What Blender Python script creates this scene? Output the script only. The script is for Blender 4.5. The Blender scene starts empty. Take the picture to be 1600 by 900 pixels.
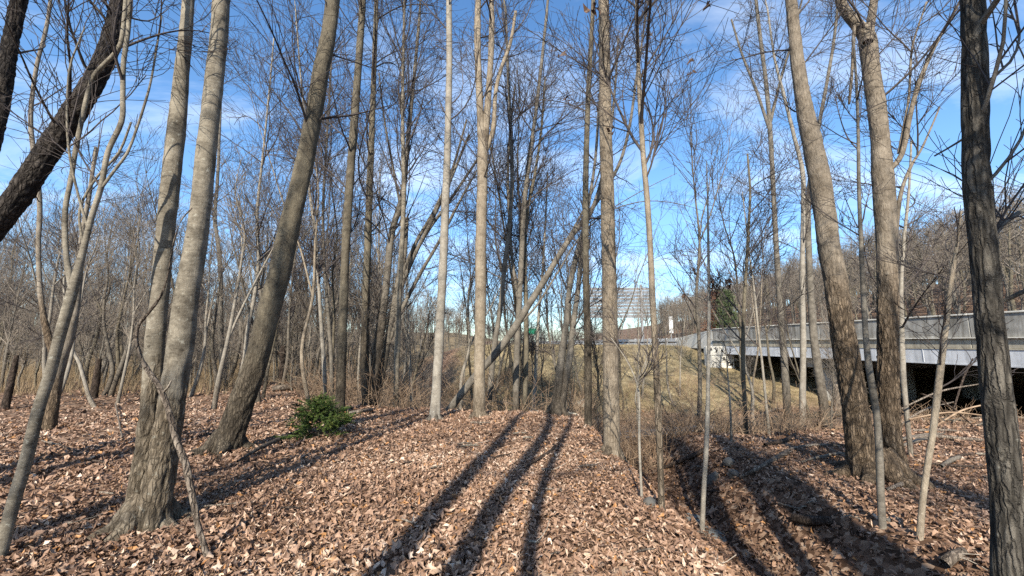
import bpy, bmesh, math, random
import numpy as np
from mathutils import Vector

sc = bpy.context.scene
col = sc.collection
R = math.radians
RNG = np.random.default_rng(11)
random.seed(5)

# ------------------------------------------------------------------ camera, sky, sun, exposure
EYE = 1.62
PITCH = R(7.8)
FPX = 622.0
cam_d = bpy.data.cameras.new("camera")
cam_d.sensor_width = 36.0
cam_d.lens = 36.0 * FPX / 1600.0
cam_d.clip_start = 0.05
cam_d.clip_end = 3000.0
cam = bpy.data.objects.new("camera", cam_d)
col.objects.link(cam)
cam.location = (0, 0, EYE)
cam.rotation_euler = (math.pi / 2 + PITCH, 0, 0)
sc.camera = cam

SUN_EL, SUN_AZ = R(35), R(190)          # azimuth clockwise from +Y: behind the camera, a little left
world = bpy.data.worlds.new("World")
sc.world = world
world.use_nodes = True
wn, wl = world.node_tree.nodes, world.node_tree.links
wn.clear()
w_out = wn.new("ShaderNodeOutputWorld")
w_bg = wn.new("ShaderNodeBackground")
w_bg.inputs[1].default_value = 0.148
w_sky = wn.new("ShaderNodeTexSky")
w_sky.sky_type = 'NISHITA'
w_sky.sun_disc = False
w_sky.sun_elevation = SUN_EL
w_sky.sun_rotation = SUN_AZ
w_sky.air_density = 1.0
w_sky.dust_density = 0.35
w_sky.ozone_density = 2.2
w_hsv = wn.new("ShaderNodeHueSaturation")
w_hsv.inputs["Saturation"].default_value = 1.18
w_hsv.inputs["Value"].default_value = 1.0
wl.new(w_sky.outputs[0], w_hsv.inputs["Color"])
# thin wind-drawn clouds, laid on a plane high above
w_tc = wn.new("ShaderNodeTexCoord")
w_sep = wn.new("ShaderNodeSeparateXYZ")
wl.new(w_tc.outputs["Generated"], w_sep.inputs[0])
w_add = wn.new("ShaderNodeMath"); w_add.operation = 'ADD'; w_add.inputs[1].default_value = 0.16
w_max = wn.new("ShaderNodeMath"); w_max.operation = 'MAXIMUM'; w_max.inputs[1].default_value = 0.02
wl.new(w_sep.outputs[2], w_max.inputs[0]); wl.new(w_max.outputs[0], w_add.inputs[0])
w_dx = wn.new("ShaderNodeMath"); w_dx.operation = 'DIVIDE'
w_dy = wn.new("ShaderNodeMath"); w_dy.operation = 'DIVIDE'
wl.new(w_sep.outputs[0], w_dx.inputs[0]); wl.new(w_add.outputs[0], w_dx.inputs[1])
wl.new(w_sep.outputs[1], w_dy.inputs[0]); wl.new(w_add.outputs[0], w_dy.inputs[1])
w_cmb = wn.new("ShaderNodeCombineXYZ")
wl.new(w_dx.outputs[0], w_cmb.inputs[0]); wl.new(w_dy.outputs[0], w_cmb.inputs[1])
w_map = wn.new("ShaderNodeMapping")
w_map.inputs["Rotation"].default_value = (0, 0, R(-24))
w_map.inputs["Scale"].default_value = (0.7, 1.25, 1.0)
w_map.inputs["Location"].default_value = (0.35, 0.2, 0.0)
wl.new(w_cmb.outputs[0], w_map.inputs[0])
w_no = wn.new("ShaderNodeTexNoise")
w_no.inputs["Scale"].default_value = 1.5; w_no.inputs["Detail"].default_value = 7.0
w_no.inputs["Roughness"].default_value = 0.62; w_no.inputs["Distortion"].default_value = 0.5
wl.new(w_map.outputs[0], w_no.inputs["Vector"])
w_rmp = wn.new("ShaderNodeValToRGB")
w_rmp.color_ramp.elements[0].position = 0.485; w_rmp.color_ramp.elements[0].color = (0, 0, 0, 1)
w_rmp.color_ramp.elements[1].position = 0.92; w_rmp.color_ramp.elements[1].color = (0.85, 0.85, 0.85, 1)
wl.new(w_no.outputs[0], w_rmp.inputs[0])
w_mix = wn.new("ShaderNodeMix"); w_mix.data_type = 'RGBA'
wl.new(w_rmp.outputs[0], w_mix.inputs[0])
w_el = wn.new("ShaderNodeMapRange"); w_el.inputs["From Min"].default_value = 0.0; w_el.inputs["From Max"].default_value = 0.34
wl.new(w_sep.outputs[2], w_el.inputs["Value"])
w_er = wn.new("ShaderNodeValToRGB")
w_er.color_ramp.elements[0].color = (0.50, 0.60, 0.72, 1); w_er.color_ramp.elements[1].color = (1, 1, 1, 1)
wl.new(w_el.outputs[0], w_er.inputs[0])
w_em = wn.new("ShaderNodeMix"); w_em.data_type = 'RGBA'; w_em.blend_type = 'MULTIPLY'; w_em.inputs[0].default_value = 1.0
wl.new(w_hsv.outputs[0], w_em.inputs[6]); wl.new(w_er.outputs[0], w_em.inputs[7])
wl.new(w_em.outputs[2], w_mix.inputs[6])
w_mix.inputs[7].default_value = (5.6, 6.0, 6.5, 1)
wl.new(w_mix.outputs[2], w_bg.inputs[0])
wl.new(w_bg.outputs[0], w_out.inputs[0])

sun_d = bpy.data.lights.new("sun", 'SUN')
sun_d.energy = 5.0
sun_d.angle = R(0.53)
sun_d.color = (1.0, 0.93, 0.82)
sun = bpy.data.objects.new("sun", sun_d)
col.objects.link(sun)
SUN_DIR = Vector((math.sin(SUN_AZ) * math.cos(SUN_EL), math.cos(SUN_AZ) * math.cos(SUN_EL), math.sin(SUN_EL)))
sun.rotation_euler = SUN_DIR.to_track_quat('Z', 'Y').to_euler()
sun.location = (-6, -30, 30)

sc.view_settings.view_transform = 'Standard'
sc.view_settings.look = 'None'
sc.view_settings.exposure = 0.92
sc.view_settings.gamma = 1.0
sc.render.engine = 'CYCLES'
sc.cycles.max_bounces = 5
sc.cycles.diffuse_bounces = 2
sc.cycles.glossy_bounces = 2
sc.cycles.transmission_bounces = 2
sc.cycles.transparent_max_bounces = 8
sc.cycles.use_denoising = False
sc.cycles.sample_clamp_indirect = 3.0

# ------------------------------------------------------------------ numeric helpers
def ss(a, b, x):
    t = np.clip((np.asarray(x, float) - a) / (b - a), 0, 1)
    return t * t * (3 - 2 * t)

def _hash(ix, iy, iz):
    h = (ix * 374761393 + iy * 668265263 + iz * 2147483647 + 1013904223) & 0xFFFFFFFF
    h = ((h ^ (h >> 13)) * 1274126177) & 0xFFFFFFFF
    h = ((h ^ (h >> 16)) * 2246822519) & 0xFFFFFFFF
    return ((h ^ (h >> 15)) & 0xFFFF) / 65535.0

def vnoise(p):
    p = np.asarray(p, float)
    i = np.floor(p).astype(np.int64)
    f = p - i
    f = f * f * (3 - 2 * f)
    out = 0
    for dx in (0, 1):
        wx = f[:, 0] if dx else 1 - f[:, 0]
        for dy in (0, 1):
            wy = f[:, 1] if dy else 1 - f[:, 1]
            for dz in (0, 1):
                wz = f[:, 2] if dz else 1 - f[:, 2]
                out = out + wx * wy * wz * _hash(i[:, 0] + dx, i[:, 1] + dy, i[:, 2] + dz)
    return out

def noise2(x, y, s, seed=0):
    x = np.asarray(x, float); sh = x.shape
    p = np.stack([x.ravel() * s, np.asarray(y, float).ravel() * s, np.full(x.size, seed * 7.3)], 1)
    return vnoise(p).reshape(sh) - 0.5

def poly_dist(x, y, line):
    d = np.full(np.shape(x), 1e9)
    for (ax, ay), (bx, by) in zip(line[:-1], line[1:]):
        vx, vy = bx - ax, by - ay
        t = np.clip(((x - ax) * vx + (y - ay) * vy) / (vx * vx + vy * vy), 0, 1)
        d = np.minimum(d, np.hypot(x - ax - t * vx, y - ay - t * vy))
    return d

STREAM = [(60, 27), (40, 26), (20, 23.5), (10, 19.5), (3.2, 17.6), (-1, 18.8), (-5, 25), (-8, 42), (-9, 90)]
FILL_X = [-9, 0, 8, 14.5, 17, 20.3, 22, 70]
FILL_Y = [48, 44.5, 41, 39.5, 42.0, 42.5, 38, 38]

def fill_z(x, y):
    d = y - np.interp(x, FILL_X, FILL_Y)
    slope = np.where(x > 20.5, 0.55, 0.27)
    fz = 1.12 - slope * np.maximum(0, -d)
    return fz - 0.3 * np.maximum(0, -6 - x)

def H(x, y, rough=True):
    x = np.asarray(x, float); y = np.asarray(y, float)
    x, y = np.broadcast_arrays(x, y)
    r = np.hypot(x, y)
    z = -0.85 * ss(5, 25, r)
    z = z + 0.10 * np.exp(-((x - 0.3) / 1.4) ** 2) * (1 - ss(7, 11, y))
    z = z - 0.5 * ss(1.2, 4.2, x)
    cd = np.interp(y, [-6, 0, 5.5, 14, 18], [0.5, 0.95, 1.05, 1.1, 0.6])
    z = z - cd * (1 - ss(0.25, 1.6, np.abs(x - 2.85 - 0.02 * y)))
    d = poly_dist(x, y, STREAM)
    v = 1 - ss(1.0, 7.8, d)
    z = z * (1 - v) + (-2.35) * v
    z = np.maximum(z, fill_z(x, y))
    zh = 0.43 * np.maximum(0, x - 52 - 0.05 * np.maximum(0, y - 60))
    zh = 25 * (1 - np.exp(-zh / 25))
    z = z + zh
    z = z + 6.0 * ss(48, 150, r) * ss(-2, -22, x)
    if rough:
        z = z + 0.16 * noise2(x, y, 0.45, 1) * ss(2, 12, r) + 0.07 * noise2(x, y, 1.3, 2) + 0.03 * noise2(x, y, 4.0, 3)
    return z

def h1(x, y):
    return float(H(np.array([x]), np.array([y]))[0])

CP, SP = math.cos(PITCH), math.sin(PITCH)
def ray(px, py):
    cx, cy = (px - 800) / FPX, (450 - py) / FPX
    return np.array([cx, CP - cy * SP, SP + cy * CP])
def at(px, py, Y):
    """the point seen at a photo pixel that stands Y metres ahead"""
    d = ray(px, py)
    return np.array([0, 0, EYE]) + d * (Y / d[1])
def hit(px, py):
    """where the sight line through a photo pixel meets the ground"""
    d = ray(px, py)
    t = np.linspace(1.0, 60, 3000)
    g = H(d[0] * t, d[1] * t) - (EYE + d[2] * t)
    k = np.argmax(g > 0) if (g > 0).any() else len(t) - 1
    return np.array([d[0] * t[k], d[1] * t[k], float(H(d[0] * t[k], d[1] * t[k]))])

# ------------------------------------------------------------------ object helpers
def link(name, me, parent=None, loc=None):
    o = bpy.data.objects.new(name, me)
    col.objects.link(o)
    if parent is not None:
        o.parent = parent
    if loc is not None:
        o.location = loc
    return o

def tag(o, label=None, cat=None, group=None, kind=None):
    if label: o["label"] = label
    if cat: o["category"] = cat
    if group: o["group"] = group
    if kind: o["kind"] = kind
    return o

def thing(name, label, cat, loc=(0, 0, 0), rz=0.0, group=None):
    o = link(name, None, None, loc)
    o.empty_display_size = 0.2
    o.rotation_euler = (0, 0, rz)
    return tag(o, label, cat, group)

def np_mesh(name, verts, faces, mat=None, smooth=True, attrs=None):
    """faces: list of (k, n) index arrays"""
    me = bpy.data.meshes.new(name)
    verts = np.asarray(verts, np.float32)
    me.vertices.add(len(verts))
    me.vertices.foreach_set("co", verts.ravel())
    faces = [np.asarray(f, np.int32) for f in faces if len(f)]
    loops = np.concatenate([f.ravel() for f in faces])
    tot = np.concatenate([np.full(len(f), f.shape[1], np.int32) for f in faces])
    me.loops.add(len(loops))
    me.loops.foreach_set("vertex_index", loops)
    me.polygons.add(len(tot))
    st = np.concatenate([[0], np.cumsum(tot)[:-1]]).astype(np.int32)
    me.polygons.foreach_set("loop_start", st)
    me.polygons.foreach_set("loop_total", tot)
    me.polygons.foreach_set("use_smooth", np.full(len(tot), smooth, bool))
    for nm, dom, data in (attrs or []):
        a = me.attributes.new(nm, 'FLOAT', dom)
        a.data.foreach_set("value", np.asarray(data, np.float32))
    me.update(calc_edges=True)
    if mat: me.materials.append(mat)
    return me

def box_mesh(name, boxes, mat, bevel=0.0):
    bm = bmesh.new()
    for (x0, x1, y0, y1, z0, z1) in boxes:
        vs = [bm.verts.new((x, y, z)) for x in (x0, x1) for y in (y0, y1) for z in (z0, z1)]
        for q in ((0, 1, 3, 2), (4, 6, 7, 5), (0, 4, 5, 1), (2, 3, 7, 6), (0, 2, 6, 4), (1, 5, 7, 3)):
            bm.faces.new([vs[i] for i in q])
    if bevel:
        bmesh.ops.bevel(bm, geom=bm.edges[:], offset=bevel, segments=1, affect='EDGES')
    bmesh.ops.recalc_face_normals(bm, faces=bm.faces[:])
    me = bpy.data.meshes.new(name)
    bm.to_mesh(me); bm.free()
    me.materials.append(mat)
    return me

def tubes(pts, r, sides, cap=False):
    """pts (n,P,3), r (n,P) -> verts, quads"""
    pts = np.asarray(pts, float); r = np.asarray(r, float)
    n, P, _ = pts.shape
    t = np.gradient(pts, axis=1)
    t /= np.linalg.norm(t, axis=2, keepdims=True) + 1e-9
    m = np.abs(t.mean(axis=1))
    ref = np.eye(3)[np.argmin(m, axis=1)][:, None, :]
    u = np.cross(t, np.broadcast_to(ref, t.shape)); u /= np.linalg.norm(u, axis=2, keepdims=True) + 1e-9
    v = np.cross(t, u)
    a = np.arange(sides) * 2 * math.pi / sides
    ring = u[:, :, None, :] * np.cos(a)[None, None, :, None] + v[:, :, None, :] * np.sin(a)[None, None, :, None]
    vs = pts[:, :, None, :] + ring * r[:, :, None, None]
    idx = np.arange(n * P * sides).reshape(n, P, sides)
    A, B = idx[:, :-1, :], idx[:, 1:, :]
    q = np.stack([A, np.roll(A, -1, 2), np.roll(B, -1, 2), B], 3).reshape(-1, 4)
    return vs.reshape(-1, 3), q

def join(parts):
    vs, qs, o = [], [], 0
    for v, q in parts:
        vs.append(v); qs.append(q + o); o += len(v)
    return np.concatenate(vs), np.concatenate(qs)

def catmull(p, step):
    """p (M,k) -> resampled smooth rows about step apart (first three columns are the position)"""
    p = np.asarray(p, float)
    e = np.concatenate([[2 * p[0] - p[1]], p, [2 * p[-1] - p[-2]]])
    out = []
    for i in range(len(p) - 1):
        a, b, c, d = e[i], e[i + 1], e[i + 2], e[i + 3]
        n = max(2, int(np.linalg.norm((c - b)[:3]) / step))
        t = np.linspace(0, 1, n, endpoint=False)[:, None]
        out.append(0.5 * (2 * b + (c - a) * t + (2 * a - 5 * b + 4 * c - d) * t * t + (-a + 3 * b - 3 * c + d) * t ** 3))
    out.append(p[-1:])
    return np.concatenate(out)

def grow(pp, pr, n, t0, t1, L, a0, a1, up, wob, P, rk, rmin, rng, Lt=0.5, flat=0.0):
    """n child shoots off the parent shoots pp (N,M,3)"""
    N, M, _ = pp.shape
    ln = np.linalg.norm(np.diff(pp, axis=1), axis=2).sum(1)
    idx = rng.choice(N, n, p=ln / ln.sum())
    u = rng.uniform(t0, t1, n)
    t = u * (M - 1)
    k = np.minimum(t.astype(int), M - 2); f = (t - k)[:, None]
    a, b = pp[idx, k], pp[idx, k + 1]
    pos = a * (1 - f) + b * f
    tan = b - a; tan /= np.linalg.norm(tan, axis=1, keepdims=True) + 1e-9
    rp = pr[idx, k] * (1 - f[:, 0]) + pr[idx, k + 1] * f[:, 0]
    w = rng.normal(size=(n, 3)); w[:, 2] *= (1 - flat)
    w -= (w * tan).sum(1, keepdims=True) * tan
    w /= np.linalg.norm(w, axis=1, keepdims=True) + 1e-9
    an = rng.uniform(a0, a1, n)[:, None]
    d = tan * np.cos(an) + w * np.sin(an)
    ll = L * (1 - Lt * u) * rng.uniform(0.55, 1.35, n)
    pts = np.zeros((n, P, 3)); pts[:, 0] = pos
    bend = rng.normal(size=(n, 3)) * wob * 0.9
    for i in range(1, P):
        d = d + bend + rng.normal(size=(n, 3)) * wob * 0.6 + np.array([0, 0, up])
        d /= np.linalg.norm(d, axis=1, keepdims=True)
        pts[:, i] = pts[:, i - 1] + d * (ll / (P - 1))[:, None]
    rb = np.maximum(np.minimum(rp * 0.72, rk * ll), rmin)
    rr = rb[:, None] + (np.maximum(rmin, rb * 0.25) - rb)[:, None] * np.linspace(0, 1, P)[None, :]
    return pts, rr

# ------------------------------------------------------------------ materials
def mat_new(name, rough=0.9, spec=0.2):
    m = bpy.data.materials.new(name)
    m.use_nodes = True
    b = m.node_tree.nodes["Principled BSDF"]
    b.inputs["Roughness"].default_value = rough
    b.inputs["Specular IOR Level"].default_value = spec
    return m, m.node_tree.nodes, m.node_tree.links, b

def ramp(nd, stops):
    r = nd.new("ShaderNodeValToRGB")
    e = r.color_ramp.elements
    while len(e) < len(stops): e.new(0.5)
    for k, (p, c) in enumerate(stops):
        e[k].position = p; e[k].color = (*c, 1)
    return r

def noise(nd, lk, vec, scale, detail=5, rough=0.6):
    n = nd.new("ShaderNodeTexNoise")
    n.inputs["Scale"].default_value = scale; n.inputs["Detail"].default_value = detail
    n.inputs["Roughness"].default_value = rough
    lk.new(vec, n.inputs["Vector"])
    return n

def mixc(nd, lk, fac, a, b, mode='MIX'):
    m = nd.new("ShaderNodeMix"); m.data_type = 'RGBA'; m.blend_type = mode
    for s, v in ((0, fac), (6, a), (7, b)):
        if isinstance(v, (int, float)): m.inputs[s].default_value = v
        elif isinstance(v, tuple): m.inputs[s].default_value = (*v, 1)
        else: lk.new(v, m.inputs[s])
    return m.outputs[2]

def bark(name, smooth_dark, smooth_light, rough_dark, rough_light, lichen=(0.42, 0.42, 0.38), lichen_at=0.66, bands=True, bump=0.5, plate=26.0, pz=0.24):
    m, nd, lk, b = mat_new(name, 0.92, 0.12)
    tc = nd.new("ShaderNodeTexCoord")
    O = tc.outputs["Object"]
    def mapped(v):
        mp = nd.new("ShaderNodeMapping"); mp.inputs["Scale"].default_value = v
        lk.new(O, mp.inputs[0]); return mp.outputs[0]
    def mth(op, a_, b_=0.0, c_=0.0):
        n_ = nd.new("ShaderNodeMath"); n_.operation = op
        for i_, v_ in enumerate((a_, b_, c_)):
            if isinstance(v_, (int, float)): n_.inputs[i_].default_value = v_
            else: lk.new(v_, n_.inputs[i_])
        return n_.outputs[0]
    streak = noise(nd, lk, mapped((1, 1, 0.25)), 44, 7, 0.7)
    patch = noise(nd, lk, O, 4.5, 7, 0.68)
    band = noise(nd, lk, mapped((0.7, 0.7, 2.2)), 26, 5, 0.7)
    grain = noise(nd, lk, O, 150, 4, 0.7)
    at_ = nd.new("ShaderNodeAttribute"); at_.attribute_name = "rough"
    cr = nd.new("ShaderNodeAttribute"); cr.attribute_name = "crack"
    # smooth upper bark: blotches and fine cross marks
    sm = ramp(nd, [(0.38, smooth_dark), (0.60, smooth_light)])
    f0 = mth('MULTIPLY_ADD', band.outputs[0] if bands else streak.outputs[0], 0.32, mth('MULTIPLY', patch.outputs[0], 0.68))
    lk.new(f0, sm.inputs[0])
    # plated lower bark: a network of fissures
    wob = noise(nd, lk, O, 14, 4, 0.6)
    mv = nd.new("ShaderNodeMix"); mv.data_type = 'VECTOR'; mv.inputs[0].default_value = 0.035
    lk.new(mapped((1, 1, pz)), mv.inputs[4]); lk.new(wob.outputs["Color"], mv.inputs[5])
    vo = nd.new("ShaderNodeTexVoronoi"); vo.feature = 'DISTANCE_TO_EDGE'; vo.inputs["Scale"].default_value = plate
    lk.new(mv.outputs[1], vo.inputs["Vector"])
    fis = ramp(nd, [(0.015, (1, 1, 1)), (0.14, (0, 0, 0))])
    lk.new(vo.outputs["Distance"], fis.inputs[0])
    ro = ramp(nd, [(0.36, rough_dark), (0.64, rough_light)])
    lk.new(mth('MULTIPLY_ADD', streak.outputs[0], 0.6, mth('MULTIPLY', patch.outputs[0], 0.4)), ro.inputs[0])
    c = mixc(nd, lk, at_.outputs["Fac"], sm.outputs[0], ro.outputs[0])
    li = ramp(nd, [(lichen_at - 0.08, (0, 0, 0)), (lichen_at - 0.03, (0.7, 0.7, 0.7))])
    ln = noise(nd, lk, O, 21, 6, 0.72)
    lk.new(ln.outputs[0], li.inputs[0])
    c = mixc(nd, lk, li.outputs[0], c, lichen)
    # dark scars and old twig marks
    v2 = nd.new("ShaderNodeTexVoronoi"); v2.inputs["Scale"].default_value = 7.0
    mv2 = nd.new("ShaderNodeMix"); mv2.data_type = 'VECTOR'; mv2.inputs[0].default_value = 0.06
    lk.new(mapped((1, 1, 1.5)), mv2.inputs[4]); lk.new(wob.outputs["Color"], mv2.inputs[5])
    lk.new(mv2.outputs[1], v2.inputs["Vector"])
    sc_ = ramp(nd, [(0.07, (0.75, 0.75, 0.75)), (0.16, (0, 0, 0))]); lk.new(v2.outputs["Distance"], sc_.inputs[0])
    c = mixc(nd, lk, sc_.outputs[0], c, tuple(v * 0.55 for v in smooth_dark))
    gr = ramp(nd, [(0.32, (0.66, 0.66, 0.66)), (0.68, (1.25, 1.25, 1.25))])
    lk.new(grain.outputs[0], gr.inputs[0])
    c = mixc(nd, lk, 1.0, c, gr.outputs[0], 'MULTIPLY')
    crk = mth('MAXIMUM', cr.outputs["Fac"], mth('MULTIPLY', fis.outputs[0], mth('MULTIPLY', at_.outputs["Fac"], 0.7)))
    c = mixc(nd, lk, crk, c, tuple(v * 0.3 for v in rough_dark))
    lk.new(c, b.inputs["Base Color"])
    bp = nd.new("ShaderNodeBump"); bp.inputs["Strength"].default_value = min(1.0, bump * 1.4); bp.inputs["Distance"].default_value = 0.014
    h = mth('MULTIPLY_ADD', streak.outputs[0], mth('MULTIPLY_ADD', at_.outputs["Fac"], 0.9, 0.3), mth('MULTIPLY', grain.outputs[0], 0.3))
    h = mth('MULTIPLY_ADD', fis.outputs[0], mth('MULTIPLY', at_.outputs["Fac"], -1.0), h)
    lk.new(h, bp.inputs["Height"]); lk.new(bp.outputs[0], b.inputs["Normal"])
    return m

BARK = {
    'maple': bark("maple_bark", (0.072, 0.061, 0.045), (0.27, 0.238, 0.182), (0.10, 0.077, 0.052), (0.31, 0.255, 0.182), (0.36, 0.345, 0.28), 0.68),
    'tan': bark("tan_bark", (0.15, 0.12, 0.085), (0.34, 0.285, 0.21), (0.12, 0.09, 0.06), (0.34, 0.275, 0.20), (0.42, 0.38, 0.3), 0.72, False, 0.7, 34),
    'cherry': bark("cherry_bark", (0.026, 0.022, 0.019), (0.115, 0.098, 0.082), (0.022, 0.018, 0.016), (0.12, 0.102, 0.085), (0.17, 0.165, 0.14), 0.76, False, 0.9, 22),
    'brown': bark("brown_bark", (0.115, 0.097, 0.073), (0.27, 0.235, 0.185), (0.09, 0.064, 0.042), (0.31, 0.228, 0.148), (0.3, 0.27, 0.21), 0.76, False, 0.9, 24),
    'olive': bark("olive_bark", (0.065, 0.055, 0.04), (0.185, 0.16, 0.112), (0.06, 0.047, 0.034), (0.18, 0.148, 0.105), (0.27, 0.26, 0.21), 0.72, True, 0.6, 30),
    'pale': bark("pale_bark", (0.16, 0.14, 0.112), (0.315, 0.285, 0.232), (0.13, 0.107, 0.08), (0.29, 0.25, 0.195), (0.46, 0.43, 0.37), 0.68, True, 0.3, 34),
    'dark': bark("dark_bark", (0.075, 0.067, 0.057), (0.20, 0.182, 0.152), (0.055, 0.048, 0.04), (0.20, 0.178, 0.143), (0.28, 0.285, 0.245), 0.72, False, 0.8, 24, 0.09),
    'grey': bark("grey_bark", (0.075, 0.066, 0.053), (0.205, 0.182, 0.146), (0.07, 0.056, 0.042), (0.20, 0.165, 0.122), (0.3, 0.29, 0.25), 0.72, True, 0.5, 30),
}

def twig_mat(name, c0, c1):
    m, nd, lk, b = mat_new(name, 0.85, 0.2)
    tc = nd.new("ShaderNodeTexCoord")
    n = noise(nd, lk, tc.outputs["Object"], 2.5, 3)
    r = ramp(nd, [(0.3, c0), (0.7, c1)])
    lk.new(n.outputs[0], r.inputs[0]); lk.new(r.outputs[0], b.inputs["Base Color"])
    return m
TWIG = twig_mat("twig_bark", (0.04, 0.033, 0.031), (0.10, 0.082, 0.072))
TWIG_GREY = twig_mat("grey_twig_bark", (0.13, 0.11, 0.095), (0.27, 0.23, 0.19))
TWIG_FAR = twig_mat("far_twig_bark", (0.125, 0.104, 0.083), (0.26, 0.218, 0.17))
STEM = twig_mat("dry_stem", (0.14, 0.085, 0.05), (0.36, 0.26, 0.17))
DEADWOOD = bark("weathered_wood", (0.16, 0.13, 0.10), (0.46, 0.40, 0.32), (0.12, 0.09, 0.07), (0.36, 0.3, 0.23), (0.5, 0.48, 0.42), 0.75, False, 0.7)
DEADDARK = bark("rotten_wood", (0.05, 0.035, 0.028), (0.16, 0.12, 0.09), (0.04, 0.03, 0.022), (0.15, 0.11, 0.085), (0.3, 0.3, 0.25), 0.78, False, 0.8)

LEAF_STOPS = [(0.0, (0.045, 0.027, 0.018)), (0.18, (0.125, 0.073, 0.047)), (0.42, (0.23, 0.138, 0.087)),
              (0.62, (0.345, 0.220, 0.145)), (0.80, (0.46, 0.328, 0.232)), (0.92, (0.61, 0.49, 0.38)), (1.0, (0.39, 0.20, 0.08))]
def leaf_mat(name, attr):
    m, nd, lk, b = mat_new(name, 0.62, 0.35)
    r = ramp(nd, LEAF_STOPS)
    if attr:
        a = nd.new("ShaderNodeAttribute"); a.attribute_name = "leaf_tint"
        lk.new(a.outputs["Fac"], r.inputs[0])
    else:
        a = nd.new("ShaderNodeObjectInfo")
        lk.new(a.outputs["Random"], r.inputs[0])
    tc = nd.new("ShaderNodeTexCoord")
    n = noise(nd, lk, tc.outputs["Object"], 60, 3)
    g = ramp(nd, [(0.3, (0.7, 0.68, 0.66)), (0.7, (1.15, 1.15, 1.15))])
    lk.new(n.outputs[0], g.inputs[0])
    c = mixc(nd, lk, 1.0, r.outputs[0], g.outputs[0], 'MULTIPLY')
    lk.new(c, b.inputs["Base Color"])
    return m
LEAF_A = leaf_mat("dry_leaf_litter", True)
LEAF_O = leaf_mat("dry_leaf", False)

def ground_material():
    m, nd, lk, b = mat_new("leafy_ground", 0.95, 0.1)
    tc = nd.new("ShaderNodeTexCoord")
    P = tc.outputs["Object"]
    vo = nd.new("ShaderNodeTexVoronoi"); vo.inputs["Scale"].default_value = 13.0
    vo.inputs["Randomness"].default_value = 1.0
    wob = noise(nd, lk, P, 9, 3)
    mixv = nd.new("ShaderNodeMix"); mixv.data_type = 'VECTOR'
    mixv.inputs[0].default_value = 0.09
    lk.new(P, mixv.inputs[4]); lk.new(wob.outputs["Color"], mixv.inputs[5])
    lk.new(mixv.outputs[1], vo.inputs["Vector"])
    sp = nd.new("ShaderNodeSeparateColor"); lk.new(vo.outputs["Color"], sp.inputs[0])
    lr = ramp(nd, [(0.0, (0.03, 0.019, 0.013)), (0.3, (0.085, 0.05, 0.031)), (0.55, (0.17, 0.103, 0.066)), (0.8, (0.28, 0.185, 0.122)), (1.0, (0.42, 0.31, 0.22))])
    lk.new(sp.outputs[0], lr.inputs[0])
    big = noise(nd, lk, P, 0.8, 5)
    br = ramp(nd, [(0.3, (0.62, 0.60, 0.58)), (0.7, (1.12, 1.1, 1.08))])
    lk.new(big.outputs[0], br.inputs[0])
    leaf = mixc(nd, lk, 1.0, lr.outputs[0], br.outputs[0], 'MULTIPLY')
    # straw and thin winter grass of the bank
    gn = noise(nd, lk, P, 1.1, 6, 0.65)
    mpg = nd.new("ShaderNodeMapping"); mpg.inputs["Scale"].default_value = (6, 2, 2)
    lk.new(P, mpg.inputs[0])
    gf = noise(nd, lk, mpg.outputs[0], 5, 4, 0.7)
    gr = ramp(nd, [(0.34, (0.11, 0.085, 0.05)), (0.5, (0.25, 0.195, 0.11)), (0.68, (0.40, 0.32, 0.195))])
    lk.new(gn.outputs[0], gr.inputs[0])
    gg = ramp(nd, [(0.3, (0.65, 0.65, 0.6)), (0.7, (1.2, 1.2, 1.15))])
    lk.new(gf.outputs[0], gg.inputs[0])
    grass = mixc(nd, lk, 1.0, gr.outputs[0], gg.outputs[0], 'MULTIPLY')
    ga = nd.new("ShaderNodeAttribute"); ga.attribute_name = "grassy"
    c = mixc(nd, lk, ga.outputs["Fac"], leaf, grass)
    # bare wet mud along the water
    wa = nd.new("ShaderNodeAttribute"); wa.attribute_name = "muddy"
    mud = ramp(nd, [(0.35, (0.045, 0.035, 0.028)), (0.7, (0.13, 0.10, 0.078))])
    lk.new(gn.outputs[0], mud.inputs[0])
    c = mixc(nd, lk, wa.outputs["Fac"], c, mud.outputs[0])
    lk.new(c, b.inputs["Base Color"])
    bp = nd.new("ShaderNodeBump"); bp.inputs["Strength"].default_value = 0.8; bp.inputs["Distance"].default_value = 0.03
    lk.new(sp.outputs[1], bp.inputs["Height"]); lk.new(bp.outputs[0], b.inputs["Normal"])
    return m

def concrete(name, dark, light, stain=(0.16, 0.14, 0.11), stain_amt=0.6, rough=0.85):
    m, nd, lk, b = mat_new(name, rough, 0.25)
    tc = nd.new("ShaderNodeTexCoord")
    P = tc.outputs["Object"]
    mp = nd.new("ShaderNodeMapping"); mp.inputs["Scale"].default_value = (1.6, 1.6, 0.22)
    lk.new(P, mp.inputs[0])
    a = noise(nd, lk, P, 1.6, 7, 0.65); s = noise(nd, lk, mp.outputs[0], 2.2, 6, 0.7)
    r = ramp(nd, [(0.3, dark), (0.7, light)]); lk.new(a.outputs[0], r.inputs[0])
    sr = ramp(nd, [(0.43, (0, 0, 0)), (0.66, (stain_amt,) * 3)]); lk.new(s.outputs[0], sr.inputs[0])
    c = mixc(nd, lk, sr.outputs[0], r.outputs[0], stain)
    lk.new(c, b.inputs["Base Color"])
    f = noise(nd, lk, P, 40, 4)
    bp = nd.new("ShaderNodeBump"); bp.inputs["Strength"].default_value = 0.25; bp.inputs["Distance"].default_value = 0.01
    lk.new(f.outputs[0], bp.inputs["Height"]); lk.new(bp.outputs[0], b.inputs["Normal"])
    return m
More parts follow.
